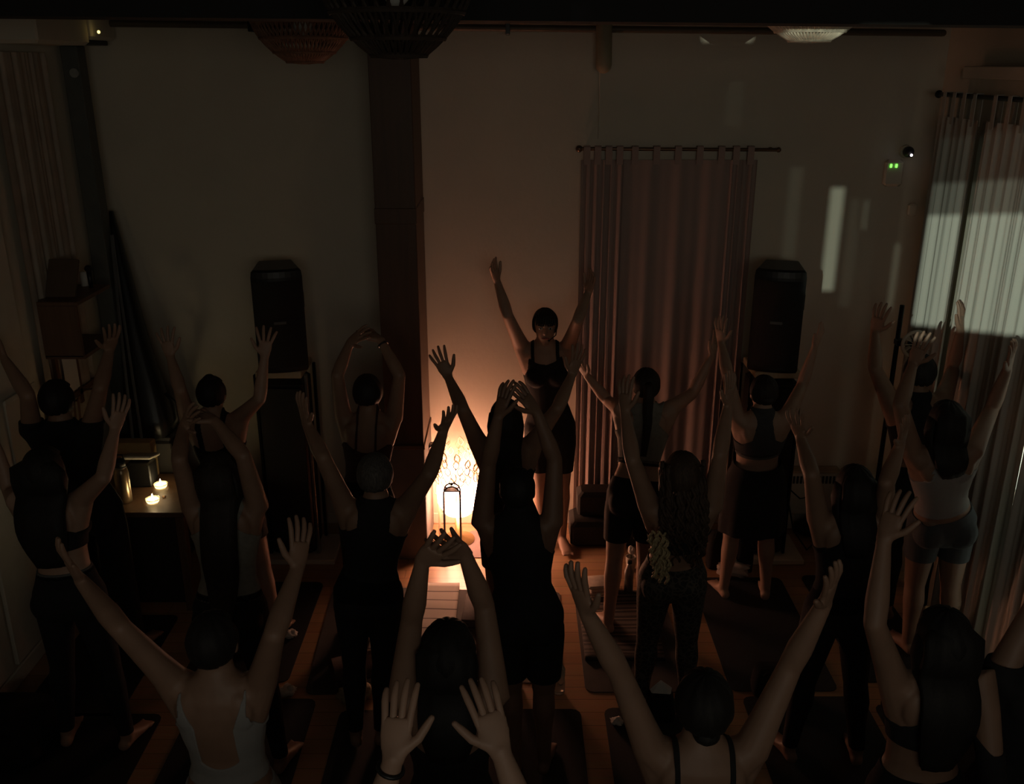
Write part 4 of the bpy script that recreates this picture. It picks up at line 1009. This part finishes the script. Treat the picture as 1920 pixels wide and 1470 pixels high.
MB().capsule([Hc - hR * .022 * s + hF * .083 * s - hup * .058 * s, Hc + hF * .093 * s - hup * .056 * s, Hc + hR * .022 * s + hF * .083 * s - hup * .058 * s], [.004, .008, .004], 10).build('lips', mat('lips', (.30, .10, .09), .45), root, True)
MB().tube([Hc + hR * .076 * s - hup * .01, Hc + hR * .068 * s + hF * .05 * s - hup * .045 * s, Hc + hR * .03 * s + hF * .10 * s - hup * .062 * s], .004, 6).ball(Hc + hR * .022 * s + hF * .106 * s - hup * .066 * s, .008).build('headset_microphone', M_black, root, True)
fr_ = MB()
for i in range(9):
    x = (-.055 + .11 * i / 8) * s; fr_.capsule([Hc + hR * x + hF * (.075 - abs(x) * .4) * s + hup * .085 * s, Hc + hR * x * 1.05 + hF * (.097 - abs(x) * .45) * s + hup * .055 * s, Hc + hR * x * 1.05 + hF * (.094 - abs(x) * .45) * s + hup * .03 * s], [.010, .009, .006], 8)
fr_.build('fringe', HAIR['dark'], root, True)

# ---- back row, left to right
person('person in dark top at the far left by the wall shelf, arms wide', (110, 752), h=1.77, L=((52, 742), (10, 676), (-12, 640)), R=((188, 728), (206, 655), (212, 610)), feet=((190, 1205), (262, 1215)), hair=('short', 'black'), skin='tan', wear=(('tee', 'black'), ('leggings', 'black')))
person('person with black hair knot, spread fingers against the left loudspeaker', (398, 740), L=((338, 732), (319, 668), (306, 612)), R=((487, 748), (496, 668), (501, 608)), feet=((420, 1195), (520, 1190)), hair=('bun', 'black', dict(up=.10, back=.02)), skin='light', wear=(('tank', 'black', dict(neck=1.28)), ('shorts', 'black', dict(bot=.70))), spread=.34, turn=5)
person('person in maroon strappy top with hands clasped overhead by the post', (690, 738), L=((632, 704), (657, 640), (692, 617)), R=((749, 704), (714, 638), (678, 614)), hair=('short', 'black', dict(vol=1.05)), skin='tan', wear=(('tank', 'maroon', dict(neck=1.26, strap=(.05, .062))), ('leggings', 'black')), bracelets=((1, M_black),), feet=((662, 1190), (722, 1190)))
person('person with long dark hair in front of the teacher, arms in a wide V', (948, 784), L=((868, 768), (840, 706), (812, 646)), R=((1046, 765), (1073, 702), (1090, 646)), hair=('long', 'black', dict(len=.46, w=.075)), skin='tan', wear=(('tank', 'black', dict(neck=1.27)), ('shorts', 'black')), feet=((930, 1235), (1000, 1235)), spread=.24, turn=(8, 30))
person('person in pale cropped top and ponytail before the mauve curtain', (1211, 724), L=((1140, 752), (1100, 704), (1074, 664)), R=((1298, 738), (1334, 668), (1352, 604)), feet=((1140, 1176), (1205, 1178)), hair=('pony', 'dark', dict(len=.3)), skin='light', wear=(('racer', 'grey', dict(hem=1.10, w=.09)), ('shorts', 'black', dict(bot=.62, top=1.0)), ('band', 'black', dict(lo=1.085, hi=1.115, name='hem_band'))), bracelets=())
person('person in grey sports bra and black skirt before the right loudspeaker', (1431, 737), h=1.63, L=((1364, 702), (1352, 642), (1350, 592)), R=((1504, 722), (1526, 655), (1546, 604)), feet=((1356, 1112), (1434, 1115)), hair=('bun', 'dark', dict(up=-.01, back=.09)), skin='light', wear=(('bra', 'char'), ('skirt', 'black', dict(bot=.57, top=1.07)), ('band', 'mid', dict(lo=1.15, hi=1.19, name='bra_band'))), wid=1.06)
person('person in dark top by the right-hand curtain next to the round fan', (1722, 700), h=1.78, L=((1641, 692), (1640, 622), (1656, 568)), R=((1788, 690), (1800, 622), (1803, 562)), hair=('short', 'black'), skin='tan', wear=(('racer', 'black', dict(hem=1.10)), ('leggings', 'black')), feet=((1660, 1150), (1722, 1150)))
# ---- middle row
person('person with long black hair, black bra and leggings at the left wall', (86, 884), L=((20, 925), (-6, 838), (-20, 775)), R=((194, 895), (216, 805), (232, 738)), feet=((128, 1385), (240, 1392)), hair=('long', 'black', dict(len=.42, w=.12, vol=1.12)), skin='light', wear=(('bra', 'black', dict(w=.04)), ('leggings', 'black', dict(top=1.04)), ('band', 'mid', dict(lo=1.02, hi=1.05))), vox=.0078)
person('person in pale grey tank with very long straight hair, arms arched overhead', (412, 892), h=1.68, L=((336, 862), (344, 798), (368, 766)), R=((456, 855), (404, 790), (356, 766)), feet=((395, 1430), (528, 1435)), hair=('long', 'dark', dict(len=.62, w=.085)), skin='tan', wear=(('racer', 'grey', dict(hem=.97, w=.10)), ('leggings', 'black', dict(top=1.0)),), vox=.0078, roll=-.1)
person('grey-haired person in black vest and leggings, arms raised wide', (704, 893), L=((606, 858), (574, 792), (561, 736)), R=((806, 888), (832, 806), (849, 764)), feet=((668, 1385), (716, 1383)), hair=('short', 'grey', dict(vol=1.02)), skin='tan', wear=(('racer', 'black', dict(hem=.92, w=.075)), ('leggings', 'black')), vox=.0078)
person('short-haired person in black vest and shorts at the centre, arms joined overhead', (970, 920), L=((916, 868), (934, 782), (955, 710)), R=((1040, 862), (1006, 772), (962, 716)), feet=((965, 1432), (1020, 1436)), hair=('short', 'black', dict(vol=.97)), skin='deep', wear=(('tank', 'black', dict(hem=.88, neck=1.44, dip=.0, strap=(.0, .11))), ('shorts', 'black', dict(bot=.56, flare=.9))), vox=.0078, wid=1.06)
person('person with long curly hair in leopard print leggings', (1278, 892), L=((1186, 862), (1172, 772), (1172, 694)), R=((1350, 852), (1365, 760), (1373, 694)), feet=((1200, 1320), (1285, 1322)), hair=('curly', 'brown', dict(vol=1.08)), skin='tan', wear=(('bra', 'black'), ('leggings', 'leopard', dict(top=1.04))), vox=.0078)
person('person in black with straight dark hair and wide-legged stance, right of centre', (1600, 915), L=((1522, 890), (1500, 818), (1486, 770)), R=((1662, 905), (1688, 832), (1702, 782)), feet=((1478, 1415), (1604, 1420)), hair=('mid', 'black', dict(len=.26, w=.08)), skin='tan', wear=(('racer', 'black', dict(hem=.95, w=.06)), ('leggings', 'black')), vox=.0078)
person('person in white tank and slate shorts beside the right-hand curtain', (1772, 792), h=1.75, L=((1688, 760), (1712, 682), (1737, 622)), R=((1860, 765), (1889, 692), (1904, 638)), feet=((1700, 1215), (1775, 1218)), hair=('mid', 'black', dict(len=.22, w=.08)), skin='tan', wear=(('racer', 'white', dict(hem=1.03, w=.05)), ('shorts', 'slate', dict(bot=.68, flare=.2, top=1.0))), vox=.0078)
# ---- front row
person('person in white scoop-back tank at the lower left, arms spread wide', (402, 1204), L=((226, 1178), (152, 1088), (100, 1012)), R=((514, 1190), (558, 1065), (568, 950)), hair=('bun', 'black', dict(up=.0, back=.07)), skin='tan', wear=(('scoop', 'white', dict(hem=1.02, u=1.10)), ('shorts', 'white', dict(bot=.66, flare=.4, top=.98)),), vox=NEAR)
person('person with long dark hair at the lower centre, hands framing a loop overhead', (840, 1226), L=((772, 1160), (792, 1052), (842, 1008)), R=((908, 1135), (872, 1040), (818, 1002)), hair=('long', 'black', dict(len=.3, w=.095, vol=1.1)), skin='tan', wear=(('tank', 'black', dict(neck=1.26, strap=(.05, .062))), ('leggings', 'black')), vox=NEAR, turn=15)
person('person with short dark hair in thin-strapped top at the bottom right of centre', (1318, 1322), L=((1162, 1262), (1100, 1150), (1070, 1056)), R=((1482, 1248), (1546, 1130), (1570, 1062)), hair=('bun', 'black', dict(up=-.05, back=.07, vol=1.04)), skin='tan', wear=(('tank', 'black', dict(neck=1.10, strap=(.075, .090), dip=.0)), ('leggings', 'black')), vox=NEAR, wid=1.04)
person('person with long black hair at the lower right, one pale arm raised', (1765, 1200), L=((1640, 1170), (1658, 1010), (1700, 905)), R=((1866, 1500), (1862, 1640), (1858, 1740)), hair=('long', 'black', dict(len=.42, w=.095, vol=1.08)), skin='tan', wear=(('bra', 'black'), ('leggings', 'black')), vox=NEAR)
person('person in black cut off by the right edge of the picture', (1968, 1192), L=((1985, 1060), (1990, 930), (1990, 820)), R=((2070, 1080), (2080, 960), (2080, 860)), hair=('mid', 'black', dict(vol=1.1)), skin='tan', wear=(('tee', 'black'), ('leggings', 'black')), vox=.008)
person('nearest person, only raised forearms and hands in view at the bottom centre', (838, 1790), L=((690, 1560), (738, 1422), (752, 1272)), R=((1006, 1545), (938, 1408), (890, 1262)), hair=('mid', 'dark'), skin='light', wear=(('tank', 'black', dict(neck=1.28)), ('leggings', 'black')), vox=NEAR, bracelets=((0, M_black),), spread=.10, turn=12)

# ------------------------------------------------------------------ mats and floor things
def mat_obj(label, x0, x1, y0, y1, m, z=.0, th=.006, rot=0, r=.05):
    cx, cy = (x0 + x1) / 2, (y0 + y1) / 2; hw, hl = (x1 - x0) / 2, (y1 - y0) / 2
    out = []
    for sx, sy, a0 in ((1, 1, 0), (-1, 1, 90), (-1, -1, 180), (1, -1, 270)):
        for a in (0, 30, 60, 90):
            out.append((sx * (hw - r) + r * math.cos(R_(a0 + a)), sy * (hl - r) + r * math.sin(R_(a0 + a))))
    n = len(out); v = [(a, b, 0) for a, b in out] + [(a, b, th) for a, b in out]
    f = [tuple(range(n - 1, -1, -1)), tuple(range(n, 2 * n))] + [(i, (i + 1) % n, n + (i + 1) % n, n + i) for i in range(n)]
    o = MB().add(v, f).build('yoga_mat', m); o.location = (cx, cy, z); o.rotation_euler = (0, 0, R_(rot))
    return tag(o, label, 'yoga mat', 'yoga mats')
MM = [mat('mat_black', (.018, .019, .019), .85, bump=.2, bscale=300), mat('mat_slate', (.03, .033, .035), .85, bump=.2, bscale=300), mat('mat_grey', (.075, .068, .065), .85, bump=.2, bscale=300), mat('mat_plum', (.20, .145, .14), .85, bump=.2, bscale=300)]
mat_obj('black yoga mat under the person at the far left wall, back row', -2.72, -2.16, 4.25, 5.25, MM[0])
mat_obj('black yoga mat in front of the left speaker stand', -1.93, -1.30, 4.55, 5.66, MM[0])
mat_obj('grey yoga mat under the person in the maroon top', -1.20, -.60, 4.45, 5.58, MM[2], rot=2)
mat_obj('dark yoga mat under the long-haired person before the teacher', -.42, .31, 4.55, 5.55, MM[2], rot=-2)
mat_obj('grey yoga mat under the person with the ponytail', .42, 1.02, 4.46, 5.55, MM[2])
mat_obj('wide dark yoga mat under the person in the black skirt', 1.25, 1.87, 4.47, 5.72, MM[1])
mat_obj('dark yoga mat under the person beside the round fan', 2.02, 2.52, 4.55, 5.75, MM[0])
mat_obj('black yoga mat under the person in black bra and leggings', -2.75, -1.92, 2.6, 4.27, MM[0])
mat_obj('slate yoga mat under the person in the pale grey tank', -1.78, -1.10, 2.6, 4.40, MM[1])
mat_obj('slate yoga mat under the grey-haired person', -.95, -.36, 2.6, 4.30, MM[1])
mat_obj('black yoga mat under the short-haired person at the centre', -.22, .38, 2.55, 4.31, MM[0])
mat_obj('dark yoga mat under the person in leopard leggings', .51, 1.10, 2.6, 4.32, MM[1])
mat_obj('slate yoga mat under the person in the wide-legged stance', 1.30, 1.98, 2.55, 4.42, MM[1])
mat_obj('black yoga mat in front of the long-haired person at the lower right', 2.02, 2.56, 2.7, 4.35, MM[0])
mat_obj('plum grey yoga mat lit by the lantern, beside the teacher', -.33, .30, 6.0, 6.42, MM[3])
# lit pale runner / striped blanket before the lantern
def blanket(name, label, cat, x0, x1, y0, y1, m, z0=.008, th=.012, seed=1, rot=0):
    r = random.Random(seed); nx, ny = 14, 18; v = []; f = []
    for top in (1, 0):
        for j in range(ny + 1):
            for i in range(nx + 1):
                x = (i / nx - .5) * (x1 - x0); y = (j / ny - .5) * (y1 - y0)
                w = .004 * math.sin(9 * x + 5 * y + seed) + .003 * math.sin(23 * y + seed * 2)
                v.append((x, y, (th + max(0, w + .004)) * top))
    N_ = (nx + 1) * (ny + 1)
    for j in range(ny):
        for i in range(nx):
            a = j * (nx + 1) + i; f.append((a, a + 1, a + nx + 2, a + nx + 1)); f.append((N_ + a, N_ + a + nx + 1, N_ + a + nx + 2, N_ + a + 1))
    for i in range(nx): f.append((i, N_ + i, N_ + i + 1, i + 1)); q = ny * (nx + 1) + i; f.append((q, q + 1, N_ + q + 1, N_ + q))
    for j in range(ny): a = j * (nx + 1); b = a + nx + 1; f.append((a, b, N_ + b, N_ + a)); a += nx; b += nx; f.append((a, N_ + a, N_ + b, b))
    o = MB().add(v, f).build(name, m, None, True); o.location = ((x0 + x1) / 2, (y0 + y1) / 2, z0); o.rotation_euler = (0, 0, R_(rot))
    return tag(o, label, cat)
S_white = stripes('cream_stripe', [(0, (.55, .50, .45)), (.90, (.12, .10, .09))], 9.0)
S_dark = stripes('dark_stripe', [(0, (.10, .085, .075)), (.35, (.03, .026, .024)), (.6, (.16, .13, .11)), (.72, (.03, .026, .024))], 11.0)
p0 = atZ(786, 1200); p1 = atZ(866, 1095)
blanket('striped_towel', 'cream towel with thin dark stripes lying in the lantern light', 'towel', -.66, -.36, 4.75, 5.62, S_white, z0=.0075, seed=2)
blanket('striped_blanket', 'dark striped blanket over the mat of the person with the ponytail', 'blanket', .44, .92, 4.75, 5.50, S_dark, seed=5)
blanket('striped_towel', 'narrow cream striped towel under the grey-haired person', 'towel', -.88, -.66, 4.50, 5.0, S_white, z0=.0075, seed=7)
def folded(label, u, v, w, d, h, m, name='folded_blanket', cat='blanket', rot=0):
    p = atZ(u, v); mb = MB(); n = 4
    t = thing(name, label, cat, (p.x, p.y, .0065))
    for i in range(n):
        T = Matrix.Translation((p.x + rnd.uniform(-.008, .008), p.y, .0075 + h * i / n)) @ Matrix.Rotation(R_(rot + rnd.uniform(-2, 2)), 4, 'Z')
        MB().box((-w / 2, -d / 2, 0), (w / 2, d / 2, h / n * .96), h / n * .4, T).build('fold', m, t, True)
    return t
folded('pale folded blanket on the floor left of the ponytailed person', 1128, 1112, .20, .16, .09, mat('blanket_cream', (.45, .38, .32), .95, scale=30), rot=8)
folded('dark folded blanket on the mat between lantern and centre', 893, 1150, .16, .34, .05, mat('blanket_grey', (.13, .12, .12), .95, scale=30), rot=-4)
folded('dark folded blanket left of the grey-haired person', 672, 1262, .30, .22, .06, mat('blanket_plum', (.07, .045, .042), .95, scale=30), rot=20)

def crumple(label, u, v, r, m, name, cat, seed, flat=.6):
    p = atZ(u, v); q = random.Random(seed); mb = MB(); n, k = 22, 14
    mb.ball((0, 0, 0), 1, 1, 1, n, k)
    out = []
    for x, y, z in mb.v:
        w = 1 + .22 * math.sin(5 * x + seed) * math.sin(4 * y + 2 * seed) + .16 * math.sin(9 * z + 7 * x + seed) + .10 * math.sin(13 * y + 5 * z)
        out.append((p.x + x * r * w, p.y + y * r * w * .9, max(.0085, r * flat + z * r * flat * w)))
    mb.v = out
    return tag(mb.build(name, m, None, True, loc=(p.x, p.y, 0)), label, cat)
crumple('cream crumpled cloth on the floor behind the grey-haired person', 668, 1312, .085, mat('cloth_cream', (.42, .36, .24), .95), 'crumpled_cloth', 'cloth', 3)
crumple('pale crumpled towel on the floor between the skirted person\'s legs', 1372, 1076, .105, mat('towel_pale', (.45, .38, .33), .95), 'crumpled_towel', 'towel', 5, .5)
crumple('white tissue on the floor near the lower left legs', 545, 1195, .04, M_paper, 'tissue', 'tissue', 8)
crumple('white sock ball at the edge of the slate mat, lower left', 540, 1302, .045, M_paper, 'rolled_socks', 'socks', 9)
crumple('small white crumpled tissue on the mat below the leopard leggings', 1156, 1358, .032, M_paper, 'tissue', 'tissue', 12)
crumple('patterned pale cloth at the foot of the right-hand curtain', 1805, 1140, .08, mat('cloth_dots', (.30, .24, .18), .95, var=.6, scale=60), 'crumpled_cloth', 'cloth', 15, .9)
def bottle(label, u, v, r, h, m, cap, name='water_bottle'):
    p = atZ(u, v); p.z = .0075; t = thing(name, label, 'bottle', p)
    MB().lathe([(.0, 0), (r * .95, 0), (r, .01), (r, h * .35), (r * .93, h * .42), (r, h * .5), (r, h * .72), (r * .45, h * .88), (r * .45, h * .92), (.0, h * .92)], p, 18).build('body', m, t, True)
    MB().lathe([(.0, h * .92), (r * .5, h * .92), (r * .5, h), (0, h)], p, 14).build('cap', cap, t, True)
bottle('clear plastic water bottle beside the central person\'s legs', 1048, 1300, .034, .22, mat('clear_plastic', (.85, .82, .75), .1, trans=.75, var=.02), M_white)
bottle('steel water bottle left of the leopard leggings', 1178, 1112, .032, .24, M_steel, M_black)
bottle('small white bottle behind the central person\'s knees', 972, 1288, .024, .13, M_white, M_white)
p = atZ(1182, 1068); p.z = .0065; t = thing('flower_cup', 'small cup with a pale rose left of the leopard leggings', 'flowers', p)
MB().lathe([(0, 0), (.03, 0), (.038, .10), (.034, .10), (.028, .008), (0, .008)], p, 16).build('cup', M_beige, t, True)
for i in range(7):
    a = i * 2.4; MB().ball(p + Vector((.013 * math.cos(a), .013 * math.sin(a), .135 + .004 * i)), .018, .010, .02, 10, 7, (Vector((math.cos(a + 1.57), math.sin(a + 1.57), 0)), Vector((math.cos(a), math.sin(a), 0)), Vector((0, 0, 1)))).build('flower_petal', M_paper, t, True)
MB().tube([p + Vector((0, 0, .02)), p + Vector((0, 0, .13))], .003, 6).build('flower_stem', mat('stem_green', (.05, .09, .03), .7), t)
def bag(label, u, v, w, d, h, tissue=False, name='tote_bag', cat='bag', m=None):
    p = atZ(u, v); t = thing(name, label, cat, (p.x, p.y, .0075)); mb = MB(); prof = [(1, 0), (1.04, .3), (.98, .7), (.86, 1)]
    vv = []; ff = []; n = 16
    for k, z in prof:
        for j in range(n):
            a = 2 * math.pi * j / n; ca, sa = math.cos(a), math.sin(a)
            vv.append((p.x + w / 2 * k * math.copysign(abs(ca) ** .45, ca), p.y + d / 2 * k * math.copysign(abs(sa) ** .45, sa), .0075 + h * z))
    for r in range(3):
        for j in range(n): ff.append((r * n + j, r * n + (j + 1) % n, (r + 1) * n + (j + 1) % n, (r + 1) * n + j))
    ff.append(tuple(range(n - 1, -1, -1))); ff.append(tuple(3 * n + j for j in range(n)))
    mb.add(vv, ff).build('body', m or M_blackcloth, t, True)
    MB().tube([(p.x - w * .3, p.y - d * .45, h * .95), (p.x - w * .25, p.y - d * .6, h * 1.18), (p.x + w * .25, p.y - d * .6, h * 1.18), (p.x + w * .3, p.y - d * .45, h * .95)], .006, 6).build('handle', M_blackcloth, t)
    if tissue:
        MB().add([(p.x - .05, p.y, h), (p.x + .05, p.y - .01, h), (p.x + .06, p.y + .02, h + .03), (p.x - .005, p.y + .012, h + .085), (p.x - .06, p.y + .02, h + .02)], [(0, 1, 3), (1, 2, 3), (2, 4, 3), (4, 0, 3), (0, 4, 2, 1)]).build('tissue', M_paper, t)
bag('black box bag with a white tissue between the leopard-clad legs', 1237, 1345, .15, .12, .15, True, 'tissue_bag')
bag('black upright bag at the edge of the dark mat, lower right of centre', 1442, 1298, .20, .13, .16)
bag('black upright bag behind the skirted person\'s legs', 1345, 1062, .16, .12, .26)
bag('second black bag, right of the skirted person\'s calves', 1392, 1068, .12, .12, .28)
bag('large slumped black bag at the lower left edge', 20, 1398, .45, .4, .20, name='duffel_bag')
bag('dark bag on the floor under the bright curtain slit', 1862, 1290, .22, .2, .16, m=mat('bag_grey', (.035, .04, .04), .7))
p = atZ(1880, 1262); tk = thing('camera_tripod', 'small black folded tripod beside the bag at the right wall', 'tripod', (p.x, p.y, 0))
for k, (dx, dy) in enumerate(((-.05, .03), (.05, .03), (0, -.06))): MB().tube([(p.x + dx, p.y + dy, .008), (p.x, p.y, .34)], .012, 8).build('leg', M_blackmetal, tk, True)
MB().box((p.x - .035, p.y - .03, .34), (p.x + .05, p.y + .03, .42), .01).build('head', M_black, tk)
p = atZ(1898, 1242); tag(MB().box((p.x - .02, p.y - .15, 0), (p.x + .1, p.y + .25, .42), .01).build('low_cabinet', M_wall, None, loc=(p.x, p.y, 0)), 'low pale box against the right wall by the curtain slit', 'box')
